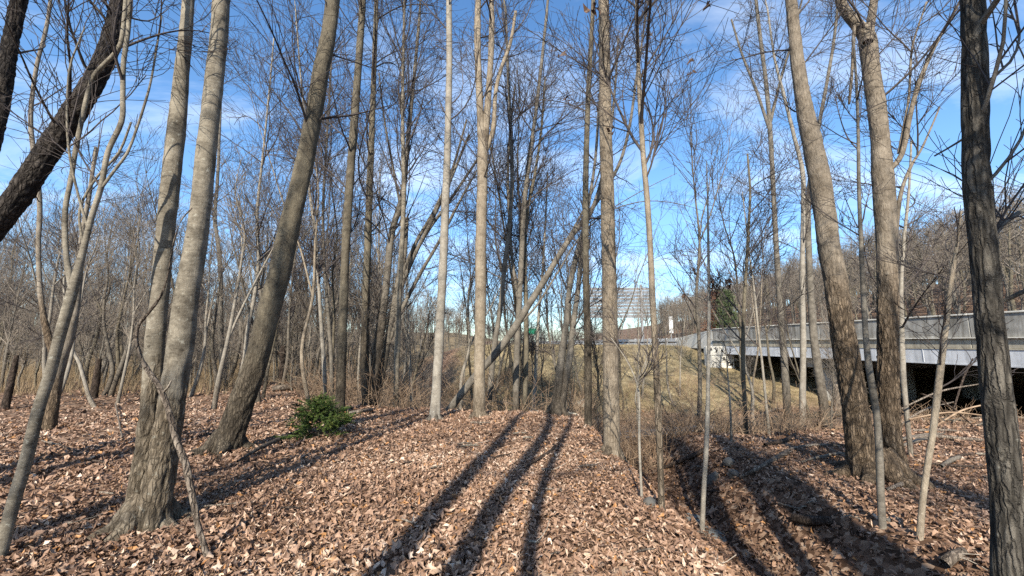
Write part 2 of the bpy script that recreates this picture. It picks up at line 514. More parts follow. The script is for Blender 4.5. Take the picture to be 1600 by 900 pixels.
CONC = concrete("weathered_concrete", (0.22, 0.21, 0.185), (0.47, 0.45, 0.40), (0.12, 0.105, 0.08), 0.85)
CONC_TAN = concrete("tan_concrete", (0.34, 0.305, 0.235), (0.52, 0.47, 0.36), (0.16, 0.135, 0.10), 0.6)
CONC_PALE = concrete("pale_concrete", (0.48, 0.455, 0.39), (0.68, 0.65, 0.57), (0.4, 0.37, 0.30), 0.3)
GIRDER = concrete("pale_blue_grey_girder", (0.56, 0.57, 0.575), (0.72, 0.73, 0.735), (0.25, 0.26, 0.27), 0.5, 0.6)
ASPHALT = concrete("asphalt", (0.045, 0.045, 0.046), (0.07, 0.07, 0.07), (0.03, 0.03, 0.03), 0.3)
ROCK = concrete("grey_rock", (0.07, 0.067, 0.058), (0.17, 0.162, 0.145), (0.05, 0.044, 0.034), 0.7)
SLAB = concrete("flat_wet_stone", (0.12, 0.12, 0.105), (0.24, 0.235, 0.20), (0.08, 0.07, 0.055), 0.6, 0.5)
METAL = concrete("galvanised_metal", (0.15, 0.152, 0.155), (0.22, 0.222, 0.225), (0.3, 0.3, 0.29), 0.4, 0.5)
WHITE = concrete("white_paint", (0.42, 0.42, 0.40), (0.58, 0.58, 0.56), (0.5, 0.48, 0.44), 0.3, 0.6)
POST = concrete("dark_steel", (0.14, 0.14, 0.145), (0.24, 0.24, 0.245), (0.1, 0.1, 0.1), 0.4, 0.6)
GREEN = concrete("green_sign_face", (0.0, 0.20, 0.10), (0.01, 0.26, 0.14), (0.02, 0.15, 0.09), 0.2, 0.5)
INK = concrete("black_spray_paint", (0.015, 0.014, 0.013), (0.035, 0.033, 0.03), (0.02, 0.02, 0.02), 0.2)

# ------------------------------------------------------------------ the ground
NX, NY = 360, 360
ux = np.linspace(-1, 1, NX); uy = np.linspace(-1, 1, NY)
gx = 2.0 * np.sinh(ux * 6.25)
gy = 5.0 + 2.0 * np.sinh(uy * 6.25)
GX, GY = np.meshgrid(gx, gy)
GZ = H(GX, GY)
gi = np.arange(NX * NY).reshape(NY, NX)
gq = np.stack([gi[:-1, :-1], gi[:-1, 1:], gi[1:, 1:], gi[1:, :-1]], 2).reshape(-1, 4)

def grassiness(x, y):
    x = np.asarray(x, float); y = np.asarray(y, float)
    ys = np.interp(x, [-5, -1, 3.2, 10, 20, 40, 60], [25, 18.8, 17.6, 19.5, 23.5, 26, 27])
    n = noise2(x, y, 0.55, 5)
    g = ss(1.2, 4.0, y - ys + 3.5 * n) * ss(-7, -3.5, x) * (x < 50)
    field = ss(24, 30, y) * (1 - ss(-12, -8, x)) * 0.6
    return np.clip(np.maximum(g, field) + 0.4 * noise2(x, y, 0.9, 6) * (g > 0.05), 0, 1)
g_at = grassiness(GX, GY)
m_at = (1 - ss(0.6, 2.2, poly_dist(GX, GY, STREAM))) * (GX > -6)
ground = link("ground", np_mesh("ground", np.stack([GX.ravel(), GY.ravel(), GZ.ravel()], 1), [gq], ground_material(), True,
              [("grassy", 'POINT', g_at.ravel()), ("muddy", 'POINT', m_at.ravel())]))
tag(ground, "leaf covered woodland floor with a mound, a ditch and a grassy road bank", kind='structure')

def Hm(x, y):
    """height of the built ground mesh itself"""
    u = np.clip((np.arcsinh(np.asarray(x, float) / 2.0) / 6.25 + 1) / 2 * (NX - 1), 0, NX - 1.001)
    v = np.clip((np.arcsinh((np.asarray(y, float) - 5.0) / 2.0) / 6.25 + 1) / 2 * (NY - 1), 0, NY - 1.001)
    i, j = u.astype(int), v.astype(int)
    x0, x1, y0, y1 = gx[i], gx[i + 1], gy[j], gy[j + 1]
    f, g = (x - x0) / (x1 - x0), (y - y0) / (y1 - y0)
    return (GZ[j, i] * (1 - f) + GZ[j, i + 1] * f) * (1 - g) + (GZ[j + 1, i] * (1 - f) + GZ[j + 1, i + 1] * f) * g

# water in the hollow
def stream_mesh():
    c = catmull(np.array([(a, b_, 0) for a, b_ in STREAM[1:7]], float), 0.5)
    t = np.gradient(c, axis=0); t /= np.linalg.norm(t, axis=1, keepdims=True)
    n = np.stack([-t[:, 1], t[:, 0], 0 * t[:, 0]], 1)
    rows = [c + n * o for o in (-0.6, -0.3, 0, 0.3, 0.6)]
    v = np.stack(rows, 1); v[:, :, 2] = -2.29
    k = np.arange(v.shape[0] * 5).reshape(-1, 5)
    q = np.stack([k[:-1, :-1], k[:-1, 1:], k[1:, 1:], k[1:, :-1]], 2).reshape(-1, 4)
    m, nd, lk, b = mat_new("stream_water", 0.06, 0.5)
    b.inputs["Base Color"].default_value = (0.035, 0.04, 0.035, 1)
    tc = nd.new("ShaderNodeTexCoord")
    n1 = noise(nd, lk, tc.outputs["Object"], 5, 4)
    bp = nd.new("ShaderNodeBump"); bp.inputs["Strength"].default_value = 0.25; bp.inputs["Distance"].default_value = 0.05
    lk.new(n1.outputs[0], bp.inputs["Height"]); lk.new(bp.outputs[0], b.inputs["Normal"])
    return np_mesh("water", v.reshape(-1, 3), [q], m)
tag(link("water", stream_mesh()), "shallow dark stream in the hollow behind the mound", kind='structure')

# ------------------------------------------------------------------ trunks and trees
def trunk_mesh(name, rows, mat, sides, step, relief=0.0, freq=24.0, flare=0.0, lobes=5, rough_z=(0, 0.01), rough_min=0.0, seed=0, flake=0.0, squash=0.22, cap=True):
    """rows (M,4): x y z r along the stem, first row at the foot"""
    c = catmull(rows, step)
    p, r = c[:, :3], np.maximum(c[:, 3], 0.002)
    n = len(p)
    s = np.concatenate([[0], np.cumsum(np.linalg.norm(np.diff(p, axis=0), axis=1))])
    t = np.gradient(p, axis=0); t /= np.linalg.norm(t, axis=1, keepdims=True) + 1e-9
    ref = np.array([0, 1.0, 0])
    u = ref[None] - (t @ ref)[:, None] * t
    u /= np.linalg.norm(u, axis=1, keepdims=True) + 1e-9
    v = np.cross(t, u)
    a = np.arange(sides) * 2 * math.pi / sides
    ca, sa = np.cos(a), np.sin(a)
    dirs = u[:, None, :] * ca[None, :, None] + v[:, None, :] * sa[None, :, None]
    rr = np.repeat(r[:, None], sides, 1)
    if flare:
        fl = flare * np.exp(-s / (0.13 + 1.35 * r[0]))[:, None]
        lob = 0.55 + 0.45 * np.cos(lobes * a + seed) + 0.25 * np.cos((lobes + 2) * a + seed * 2.1)
        rr = rr * (1 + fl * np.maximum(0.05, lob)[None, :])
    # slow swelling so that no stem is a clean cone
    q = np.stack([(ca[None, :] * 1.2 + 0 * rr).ravel() + seed, (sa[None, :] * 1.2 + 0 * rr).ravel(), np.repeat(s * 2.2, sides)], 1)
    rr = rr * (1 + 0.14 * (vnoise(q).reshape(rr.shape) - 0.5))
    hgt = p[:, 2] - p[0, 2]
    wv = np.repeat(hgt, sides) + 0.5 * (vnoise(q * 1.7 + 5) - 0.5)
    rough = np.maximum(1 - ss(rough_z[0], rough_z[1], wv), rough_min).reshape(rr.shape)
    crack = np.zeros_like(rr)
    if relief:
        kx = (ca[None, :] * r[:, None] * freq).ravel(); ky = (sa[None, :] * r[:, None] * freq).ravel()
        kz = np.repeat(s * freq * squash, sides)
        w = vnoise(np.stack([kx * .5 + 9, ky * .5, kz * .9 + seed], 1)) * 1.6
        n1 = vnoise(np.stack([kx + seed + w, ky + w, kz], 1))
        n2 = vnoise(np.stack([kx * 2.1 + w, ky * 2.1 + seed, kz * 2.3], 1))
        ridge = 1 - np.abs(2 * (0.68 * n1 + 0.32 * n2) - 1) * 2.2          # 1 on the crack line
        ck = np.clip(ridge, 0, 1).reshape(rr.shape) ** 1.5
        rr = rr - relief * rough * (ck * 1.3 - 0.3)
        crack = ck * rough * 0.9
        if flake:
            n3 = vnoise(np.stack([kx * 1.3 + 3, ky * 1.3, kz * 3.2], 1)).reshape(rr.shape)
            rr = rr + flake * (np.round(n3 * 5) / 5 - 0.5)
        n4 = vnoise(np.stack([kx * .6, ky * .6 + seed, kz * 2.5], 1)).reshape(rr.shape)
        rr = rr + relief * 0.35 * (n4 - 0.5)
    vs = p[:, None, :] + dirs * rr[:, :, None]
    idx = np.arange(n * sides).reshape(n, sides)
    A, B = idx[:-1], idx[1:]
    qd = np.stack([A, np.roll(A, -1, 1), np.roll(B, -1, 1), B], 2).reshape(-1, 4)
    vs = vs.reshape(-1, 3)
    fs = [qd]
    ra, cka = rough.ravel(), crack.ravel()
    if cap:
        vs = np.concatenate([vs, p[-1:]])
        ra = np.append(ra, 0.3); cka = np.append(cka, 0)
        top = idx[-1]
        fs.append(np.stack([top, np.roll(top, -1), np.full(sides, len(vs) - 1)], 1))
    return np_mesh(name, vs, fs, mat, True, [("rough", 'POINT', ra), ("crack", 'POINT', cka)])

def px_rows(path, Y, dY=0.0, Y1=None):
    """photo-pixel stem (px, py, width) at depth Y -> world rows x y z r"""
    out = []
    n = len(path)
    for k, (px, py, w) in enumerate(path):
        yy = Y if Y1 is None else Y + (Y1 - Y) * k / (n - 1)
        p = at(px, py, yy)
        depth = (yy / ray(px, py)[1])
        cxx = ray(px, py)[0]
        out.append([*p, 0.5 * w / FPX * depth / math.sqrt(1 + cxx * cxx)])
    return np.array(out)

def as_shoot(rows, M=24):
    c = catmull(rows, 0.05)
    s = np.concatenate([[0], np.cumsum(np.linalg.norm(np.diff(c[:, :3], axis=0), axis=1))])
    q = np.linspace(0, s[-1], M)
    return np.stack([np.interp(q, s, c[:, k]) for k in range(4)], 1)

def crown_parts(shoots, root, nbr, t0, L, rng, ang=(0.6, 1.15), up=0.07, twigs=(8, 46), kr=1.0, rmin=0.0035, mat=None, tmat=None, split=True, t1=0.99):
    """branches (each its own part) and fine twigs (one part) on the given stems; positions local to root"""
    pp = np.stack([s[:, :3] for s in shoots]); pr = np.stack([s[:, 3] for s in shoots])
    b1, r1 = grow(pp, pr, nbr, t0, t1, L, ang[0], ang[1], up, 0.085, 9, 0.0105 * kr, rmin * 1.5, rng, 0.35)
    b2, r2 = grow(b1, r1, nbr * twigs[0], 0.10, 1.0, L * 0.55, 0.35, 0.85, up * 0.8, 0.10, 6, 0.007 * kr, rmin * 1.1, rng, 0.45)
    b3, r3 = grow(b2, r2, int(nbr * twigs[1]), 0.1, 1.0, L * 0.36, 0.35, 0.85, 0.05, 0.11, 5, 0.006 * kr, rmin, rng, 0.35)
    v, q = join([tubes(b2, r2, 3), tubes(b3, r3, 3)])
    if split:
        for k in range(nbr):
            vv, qq = tubes(b1[k:k + 1], r1[k:k + 1], 5)
            link("branch", np_mesh("branch", vv, [qq], mat), root)
    else:
        v, q = join([(v, q), tubes(b1, r1, 5)])
    tw = link("twigs", np_mesh("twigs", v, [q], tmat or TWIG), root)
    tag(tw, kind='stuff')
    return b1, b2, b3

TREES = {}
def tree(name, label, cat, stems, bk='maple', Y=None, Y1=None, top=None, nbr=14, t0=0.45, L=1.6, limbs=(), twigs=(7, 22),
         relief=0.004, freq=24, flare=0.6, rough_z=(0.5, 1.6), rough_min=0.12, flake=0.0, seed=1, group=None, up=0.07,
         tmat=None, part="trunk", squash=0.22, bury=0.25, lobes=5, kr=1.0, ang=(0.6, 1.15), branch_on_limbs=True, depth_shift=None, ws=0.77, roots=0, ext=None):
    """a tree laid along its stems in the photograph; the first stem starts at the foot"""
    rng = np.random.default_rng(100 + seed)
    if cat == 'tree':
        nbr = int(nbr * 1.15); L = L * 1.35; t0 = t0 * 0.85
    base_px = stems[0][0]
    stems = [[(a, b, w * ws) for a, b, w in st] for st in stems]
    limbs = [[(a, b, w * max(ws, 0.8 if ws > 0.6 else 0.5)) for a, b, w in st] for st in limbs]
    if Y is None:
        foot = hit(base_px[0], base_px[1])
        Y = foot[1]
    f0 = at(base_px[0], base_px[1], Y)
    gz = h1(f0[0], f0[1])
    root = thing(name, label, cat, (f0[0], f0[1], gz), 0, group)
    org = np.array([f0[0], f0[1], gz])
    shoots = []
    for k, st in enumerate(stems):
        rows = px_rows(st, Y if k == 0 or depth_shift is None else Y + depth_shift, 0, Y1)
        wmax = max(s_[2] for s_ in st)
        if k == 0 or st[0][1] >= base_px[1] - 14:
            d = rows[0, :3] - rows[1, :3]; d /= np.linalg.norm(d)
            need = rows[0, 2] - h1(rows[0, 0], rows[0, 1])
            foot = rows[0].copy(); foot[:3] += d * (bury + max(0.0, need) / max(0.3, -d[2]))
            rows = np.concatenate([[foot], rows])
        # carry the stem on above the frame
        if st[-1][1] <= 30 and top:
            d = rows[-1, :3] - rows[-3, :3]; d /= np.linalg.norm(d)
            zt = max(top, rows[-1, 2] + 1.5)
            n_ex = 5; r_end = rows[-1, 3]
            dz = (zt - rows[-1, 2]) / n_ex
            cur = rows[-1].copy(); ex = []
            for e in range(n_ex):
                d = (d * 0.85 + np.array([0, 0, 0.15]) if ext is None else d * 0.5 + 0.5 * np.array(ext)) + rng.normal(size=3) * 0.05
                d /= np.linalg.norm(d)
                cur = cur.copy(); cur[:3] += d * dz / max(0.4, d[2]); cur[3] = r_end * (1 - (e + 1) / n_ex * 0.85)
                ex.append(cur)
            rows = np.concatenate([rows, ex])
        rows[:, :3] -= org
        big = wmax >= 40
        sides = 60 if big else (30 if wmax >= 15 else 14)
        stp = 0.032 if big else (0.06 if wmax >= 15 else 0.14)
        isfoot = k == 0 or st[0][1] >= base_px[1] - 14
        me = trunk_mesh(part, rows, BARK[bk], sides, stp, relief, freq, flare if isfoot else 0.0, lobes, rough_z, rough_min, seed + k * 3.1, flake, squash)
        link(part if isfoot else "limb", me, root)
        shoots.append(as_shoot(rows))
    fr = px_rows(stems[0][:1], Y)[0, 3] * (1.55 if len(stems) > 1 and cat == 'tree' and stems[1][0][1] >= base_px[1] - 14 else 1.0)
    if cat == 'tree' and roots:
        cx0 = np.mean([at(st[0][0], st[0][1], Y)[0] for st in stems if st[0][1] >= base_px[1] - 14]) - org[0]
        for q in range(roots):
            a_ = 2 * math.pi * (q + rng.uniform(-0.3, 0.3)) / roots + seed
            dx, dy = math.cos(a_), math.sin(a_)
            ln = fr * rng.uniform(2.3, 3.6)
            rr_ = []
            for u_, zz2, wq in ((0.25, 1.5, 0.52), (0.8, 0.75, 0.50), (1.25, 0.28, 0.40), (1.9, 0.10, 0.27), (ln / fr, -0.35, 0.12)):
                gxp, gyp = org[0] + cx0 + dx * u_ * fr, org[1] + dy * u_ * fr
                rr_.append([cx0 + dx * u_ * fr, dy * u_ * fr, h1(gxp, gyp) - org[2] + zz2 * fr, wq * fr])
            link("root", trunk_mesh("root", np.array(rr_), BARK[bk], 12, 0.05, relief * 0.5, freq, 0, 5, (9, 10), 0.6, seed + q), root)
    for k, st in enumerate(limbs):
        rows = px_rows(st, Y)
        rows[:, :3] -= org
        if rng.random() < 2:      # limbs lean a little toward or away from the viewer
            rows[:, 1] += np.linspace(0, rng.uniform(-0.5, 0.5), len(rows))
        w = max(s_[2] for s_ in st)
        link("limb", trunk_mesh("limb", rows, BARK[bk], 20 if w > 9 else 10, 0.08, relief * 0.4, freq, 0, 5, (-9, -8), rough_min, seed + k, flake * 0.5), root)
        if branch_on_limbs: shoots.append(as_shoot(rows))
    if nbr:
        crown_parts(shoots, root, nbr, t0, L, rng, ang, up, twigs, kr, 0.0019 + 0.00022 * Y, BARK[bk] if bk in ('cherry', 'dark') else TWIG, tmat, True)
    TREES[label] = (root, Y)
    return root

# --- near, left
tree("cherry_tree", "thick black-barked cherry trunk leaning hard to the right at the upper left", "tree",
     [[(-190, 790, 92), (-150, 640, 84), (-95, 480, 76), (-40, 395, 70), (25, 312, 66), (72, 240, 60), (116, 176, 56), (150, 120, 52), (176, 58, 46), (190, -10, 42), (198, -60, 38)]],
     'cherry', Y=4.6, top=10.5, nbr=12, t0=0.5, L=1.5, relief=0.010, freq=22, flake=0.012, rough_z=(20, 30), seed=3, ws=0.74, squash=0.5, tmat=TWIG)
tree("cherry_tree", "black cherry stem at the left edge of the frame beside the leaning trunk", "tree",
     [[(-140, 760, 46), (-100, 560, 42), (-56, 380, 38), (-18, 240, 34), (0, 170, 31), (10, 110, 30), (20, 50, 29), (34, -15, 28), (50, -70, 26)]],
     'cherry', Y=4.9, top=10, nbr=10, t0=0.45, L=1.4, relief=0.008, freq=24, flake=0.010, rough_z=(20, 30), seed=4, ws=1.0, squash=0.5)
tree("forked_tree", "slim grey curving tree at the lower left that forks into twisting stems", "tree",
     [[(-2, 880, 36), (20, 790, 35), (42, 715, 33), (60, 640, 31), (78, 585, 30), (92, 530, 29), (106, 480, 28), (117, 440, 25), (131, 388, 17), (143, 340, 15), (158, 292, 14), (169, 237, 13), (190, 190, 13), (192, 150, 12), (193, 100, 12), (200, 50, 11), (203, 0, 11), (204, -40, 10)],
      [(114, 452, 21), (104, 400, 14), (102, 330, 13), (111, 280, 12), (120, 225, 12), (139, 140, 12), (152, 112, 12), (172, 92, 11), (188, 70, 11), (194, 30, 10), (197, -20, 9)]],
     'maple', top=8.5, nbr=16, t0=0.35, L=0.9, seed=5, ws=0.74, flare=0.2, relief=0.002, rough_z=(-1, 0.3), rough_min=0.0, depth_shift=0.12,
     limbs=[[(160, 292, 8), (176, 262, 7), (190, 235, 7), (200, 196, 6), (210, 150, 6), (216, 110, 5), (222, 50, 5), (226, 0, 4)],
            [(137, 355, 7), (122, 305, 6), (108, 240, 6), (104, 180, 5), (107, 110, 5), (118, 75, 4), (131, 42, 3)],
            [(130, 385, 7), (118, 325, 6), (140, 270, 6), (168, 230, 6), (182, 178, 5)]])
tree("forked_tree", "dark-based forked tree standing just behind the slim grey curving tree", "tree",
     [[(76, 672, 34), (84, 620, 31), (94, 565, 30), (108, 525, 27), (118, 480, 20), (124, 430, 15), (128, 370, 12), (140, 300, 10), (150, 230, 8)],
      [(92, 572, 22), (76, 530, 18), (66, 480, 14), (62, 440, 12), (60, 380, 12), (62, 315, 12), (52, 235, 12), (48, 180, 11), (57, 105, 10), (72, 45, 9), (82, -20, 8)]],
     'brown', top=9, nbr=16, t0=0.4, L=1.2, seed=6, flare=0.3, relief=0.006, rough_z=(0.8, 2.2))
tree("twin_trunk_tree", "large grey maple with two trunks joined at a flared base, left of the path", "tree",
     [[(216, 822, 70), (222, 770, 62), (232, 690, 56), (238, 610, 50), (243, 530, 45), (252, 440, 42), (260, 350, 41), (266, 290, 42), (272, 240, 42), (279, 170, 37), (284, 110, 32), (291, 40, 29), (295, -20, 28)],
      [(238, 822, 76), (246, 770, 70), (258, 700, 64), (271, 620, 60), (282, 540, 57), (293, 460, 54), (304, 390, 50), (314, 320, 47), (321, 250, 45), (330, 170, 43), (336, 110, 41), (343, 40, 38), (348, -20, 36)]],
     'maple', top=10.5, nbr=12, t0=0.55, L=1.3, seed=7, roots=6, ws=0.75, flare=0.5, relief=0.015, freq=30, rough_z=(1.2, 1.65), rough_min=0.06, lobes=4, bury=0.2, depth_shift=-0.06)
tree("leaning_tree", "grey-brown trunk leaning right behind the twin maple, mossy at its foot", "tree",
     [[(352, 706, 52), (364, 672, 46), (380, 622, 43), (402, 560, 41), (420, 490, 38), (436, 430, 36), (450, 365, 34), (464, 305, 31), (478, 245, 29), (490, 180, 28), (500, 120, 26), (512, 60, 24), (520, 0, 23), (528, -60, 21)]],
     'olive', top=12, nbr=14, t0=0.45, L=1.6, seed=8, roots=5, ext=(-0.55, 0.3, 1.0), ws=0.98, flare=0.35, relief=0.012, rough_z=(0.8, 3.0), rough_min=0.2)
tree("straight_tree", "dark olive upright trunk rising behind the little fir", "tree",
     [[(531, 645, 20), (533, 590, 20), (535, 520, 19), (538, 440, 18), (541, 370, 18), (546, 290, 17), (552, 210, 17), (558, 130, 15), (563, 60, 14), (568, -20, 13)]],
     'olive', top=13, nbr=18, t0=0.4, L=1.9, seed=9, roots=4, flare=0.3, relief=0.006, rough_z=(0.8, 3.5), rough_min=0.3)
# --- along the crest of the mound
tree("young_beech", "smooth pale grey trunk with flared roots at the crest of the path", "tree",
     [[(679, 656, 21), (681, 625, 20), (685, 560, 19), (689, 480, 18), (693, 400, 17), (696, 320, 16), (699, 240, 14), (701, 160, 13), (702, 80, 12), (701, -20, 11)]],
     'pale', top=12, nbr=10, t0=0.5, L=1.6, seed=10, roots=5, flare=0.75, relief=0.002, rough_z=(-1, 0.2), rough_min=0.0)
tree("forked_tree", "tan trunk at the crest that forks high up into two close stems", "tree",
     [[(749, 638, 24), (749, 590, 23), (750, 530, 23), (751, 460, 23), (751, 390, 22), (753, 310, 21), (754, 250, 21), (751, 190, 15), (748, 120, 14), (746, 50, 13), (748, -20, 12)],
      [(755, 258, 15), (760, 190, 14), (765, 120, 12), (768, 60, 12), (768, 0, 10), (767, -40, 9)]],
     'tan', Y=9.4, bury=0.6, top=13, nbr=18, t0=0.5, L=1.8, seed=12, roots=4, flare=0.5, relief=0.004, rough_z=(0.3, 1.6), rough_min=0.2,
     limbs=[[(754, 250, 9), (770, 200, 9), (774, 140, 8), (782, 100, 8), (797, 55, 7), (806, 0, 6)]])
tree("tall_tree", "tall straight tan flaky trunk on the right edge of the mound", "tree",
     [[(957, 712, 35), (956, 670, 33), (955, 600, 32), (953, 520, 32), (952, 440, 31), (950, 350, 29), (948, 270, 27), (946, 190, 25), (945, 120, 23), (944, 50, 22), (943, -20, 21)]],
     'tan', top=12, nbr=14, t0=0.5, L=1.6, seed=13, roots=5, flare=0.25, relief=0.005, freq=30, rough_z=(-2, -1), rough_min=0.4, flake=0.004, squash=0.35)
tree("slender_tree", "slender olive trunk standing just left of the tall tan trunk", "tree",
     [[(919, 668, 16), (919, 610, 16), (918, 530, 15), (916, 450, 14), (915, 370, 13), (915, 290, 12), (917, 210, 11), (920, 130, 10), (924, 60, 9), (928, -20, 8)]],
     'olive', top=12, nbr=16, t0=0.35, L=1.5, seed=14, relief=0.004, rough_z=(2, 5), flare=0.3)
tree("slender_tree", "thin tan trunk rooted on the ditch slope right of the tall trunk", "tree",
     [[(1034, 802, 14), (1032, 740, 14), (1029, 660, 14), (1026, 590, 14), (1023, 530, 13), (1019, 460, 13), (1016, 390, 12), (1011, 310, 12), (1004, 230, 11), (1000, 160, 10), (997, 90, 8), (995, 20, 7), (994, -30, 6)]],
     'tan', top=8.5, nbr=20, t0=0.42, L=1.5, seed=15, flare=0.2, relief=0.003, rough_z=(1, 3), twigs=(8, 40))
tree("leaning_tree", "long trunk leaning steeply right across the middle behind the tall tan trunk", "tree",
     [[(716, 622, 26), (745, 585, 26), (775, 552, 27), (800, 518, 26), (822, 483, 24), (846, 445, 22), (870, 405, 19), (896, 365, 17), (922, 330, 15), (948, 292, 13), (970, 250, 11), (985, 190, 10), (996, 110, 8), (1010, 20, 6)]],
     'grey', Y=11.2, bury=1.2, top=12, nbr=9, t0=0.5, L=1.8, seed=16, ws=0.46, flare=0.2, relief=0.004, rough_z=(0.4, 1.4),
     limbs=[[(822, 483, 10), (858, 420, 9), (900, 350, 8), (930, 290, 6), (948, 230, 4), (960, 150, 2)],
            [(800, 518, 8), (838, 478, 7), (872, 425, 6), (905, 372, 5), (950, 330, 3.5), (1005, 296, 2.5), (1060, 268, 1.5)],
            [(896, 365, 5), (950, 330, 4), (1010, 312, 3), (1070, 316, 2.2), (1120, 330, 1.4)]])
tree("twin_trunk_tree", "two slim grey stems from one foot at the crest above the water", "tree",
     [[(866, 650, 20), (871, 610, 16), (877, 560, 15), (884, 510, 13), (888, 465, 11), (897, 415, 11), (912, 360, 9), (935, 300, 8), (950, 230, 7), (960, 150, 5), (966, 60, 4)],
      [(874, 650, 18), (882, 605, 15), (890, 555, 14), (896, 505, 12), (903, 455, 10), (908, 400, 9), (918, 330, 7), (930, 250, 6), (936, 160, 5)]],
     'grey', top=None, nbr=16, t0=0.3, L=1.4, seed=17, roots=4, flare=0.3, relief=0.003, rough_z=(0.5, 2))
# --- behind the crest, centre left clump
tree("clump_stem", "darkest upright stem of the close clump left of centre", "tree",
     [[(572, 612, 18), (570, 560, 17), (571, 500, 17), (573, 430, 16), (575, 370, 15), (577, 300, 14), (580, 230, 13), (583, 150, 11), (586, 60, 10), (589, -20, 8)]],
     'olive', Y=13.0, top=16, nbr=20, t0=0.35, L=2.2, seed=18, relief=0.005, rough_z=(2, 5), twigs=(8, 18))
tree("clump_stem", "right-leaning dark stem in the close clump left of centre", "tree",
     [[(582, 612, 18), (590, 560, 17), (596, 510, 16), (602, 460, 15), (607, 410, 14), (613, 360, 13), (628, 310, 12), (634, 260, 10), (640, 190, 9), (648, 110, 7), (655, 30, 6)]],
     'grey', Y=13.2, top=15, nbr=18, t0=0.35, L=2.0, seed=19, relief=0.005, rough_z=(2, 5), twigs=(8, 18))
tree("fan_tree", "tree whose many straight limbs fan out to the upper right left of the pale trunk", "tree",
     [[(590, 613, 15), (600, 570, 14), (608, 520, 14), (617, 470, 13), (624, 430, 12), (632, 395, 10), (636, 340, 8)]],
     'grey', Y=13.5, top=None, nbr=20, t0=0.4, L=1.9, seed=20, relief=0.004, rough_z=(1, 3), twigs=(8, 46),
     limbs=[[(610, 510, 9), (628, 450, 9), (650, 400, 8), (676, 350, 7), (705, 290, 6), (735, 220, 4)],
            [(617, 470, 9), (640, 410, 8), (668, 360, 7), (698, 318, 6), (730, 270, 5), (765, 215, 4)],
            [(604, 545, 8), (625, 490, 8), (655, 430, 7), (684, 380, 6), (712, 325, 5), (745, 265, 3)],
            [(624, 440, 8), (650, 380, 7), (680, 328, 6), (706, 270, 5), (730, 190, 4)],
            [(632, 395, 7), (628, 340, 6), (615, 270, 5), (600, 190, 4), (590, 110, 3)]])
tree("fan_tree", "straight grey trunk with whips fanning upward right of the dark clump", "tree",
     [[(619, 626, 12), (620, 560, 12), (622, 500, 12), (625, 430, 11), (629, 360, 10), (631, 300, 10), (630, 240, 8), (629, 170, 7), (630, 90, 6), (632, 10, 5), (632, -20, 5)]],
     'maple', Y=12.6, top=14, nbr=26, t0=0.5, L=2.4, seed=21, relief=0.003, rough_z=(0.5, 2), ang=(0.3, 0.6), up=0.10, twigs=(8, 18))
tree("slender_tree", "slim stem rising close to the right of the tan forked trunk", "tree",
     [[(766, 606, 12), (772, 545, 11), (782, 480, 10), (788, 420, 10), (796, 350, 9), (800, 280, 8), (798, 200, 7), (794, 120, 6), (790, 20, 5)]],
     'grey', Y=12.4, top=14, nbr=20, t0=0.3, L=1.8, seed=22, twigs=(8, 18))
tree("slender_tree", "grey upright stem between the tan forked trunk and the leaning trunk, left one", "tree",
     [[(806, 632, 13), (807, 560, 12), (811, 480, 12), (815, 400, 11), (819, 320, 10), (828, 240, 9), (838, 170, 7), (848, 80, 6), (856, 0, 5)]],
     'grey', Y=12.8, top=14, nbr=22, t0=0.3, L=2.0, seed=23, twigs=(8, 46),
     limbs=[[(811, 480, 7), (800, 400, 6), (794, 300, 6), (795, 220, 5), (805, 120, 4)]])
tree("slender_tree", "darker slim stem close beside the grey upright stem before the grassy bank", "tree",
     [[(820, 628, 10), (822, 560, 10), (822, 480, 9), (820, 400, 8), (824, 330, 7), (836, 270, 6), (846, 200, 5), (852, 120, 4)]],
     'olive', Y=13.2, top=None, nbr=18, t0=0.3, L=1.7, seed=24, twigs=(8, 18))
tree("slender_tree", "thin stem in front of the grassy bank near the green sign", "tree",
     [[(834, 634, 7), (838, 560, 7), (842, 490, 6), (848, 420, 5), (852, 350, 4), (856, 270, 3)]],
     'pale', Y=15.5, top=None, nbr=14, t0=0.3, L=1.5, seed=25)
# --- right of the ditch
tree("sapling", "pale slender sapling in the ditch bottom with curled dead leaves near its tip", "sapling",
     [[(1097, 830, 11), (1100, 760, 10), (1104, 690, 10), (1106, 620, 9), (1107, 550, 8), (1108, 470, 7), (1107, 400, 6), (1106, 330, 4), (1104, 252, 2)]],
     'pale', nbr=9, t0=0.55, L=0.7, seed=26, flare=0.15, relief=0.0, rough_z=(-2, -1), rough_min=0, twigs=(4, 10), up=0.12)
tree("sapling", "short crooked pale sapling left of the thin tan trunk on the slope", "sapling",
     [[(1003, 784, 9), (1001, 740, 8), (999, 690, 8), (999, 650, 7), (998, 612, 6), (990, 585, 4), (976, 558, 3), (955, 528, 2)]],
     'pale', nbr=8, t0=0.5, L=0.6, seed=27, ws=0.5, flare=0.15, relief=0.0, rough_z=(-2, -1), rough_min=0, twigs=(4, 10),
     limbs=[[(998, 640, 5), (988, 625, 4), (989, 590, 3), (996, 558, 2)]])
tree("sapling", "thin white-barked sapling on the far rim below the graffiti block", "sapling",
     [[(1143, 692, 6), (1142, 655, 5), (1140, 620, 4), (1137, 585, 3), (1134, 540, 2)]],
     'pale', nbr=5, t0=0.5, L=0.6, seed=28, twigs=(4, 10), relief=0)
tree("slender_tree", "slim dark trunk on the rim right of the graffiti block", "tree",
     [[(1166, 682, 10), (1163, 620, 9), (1161, 560, 9), (1162, 490, 8), (1166, 420, 7), (1170, 350, 6), (1172, 300, 5), (1168, 240, 4)]],
     'olive', top=None, nbr=16, t0=0.35, L=1.4, seed=29)
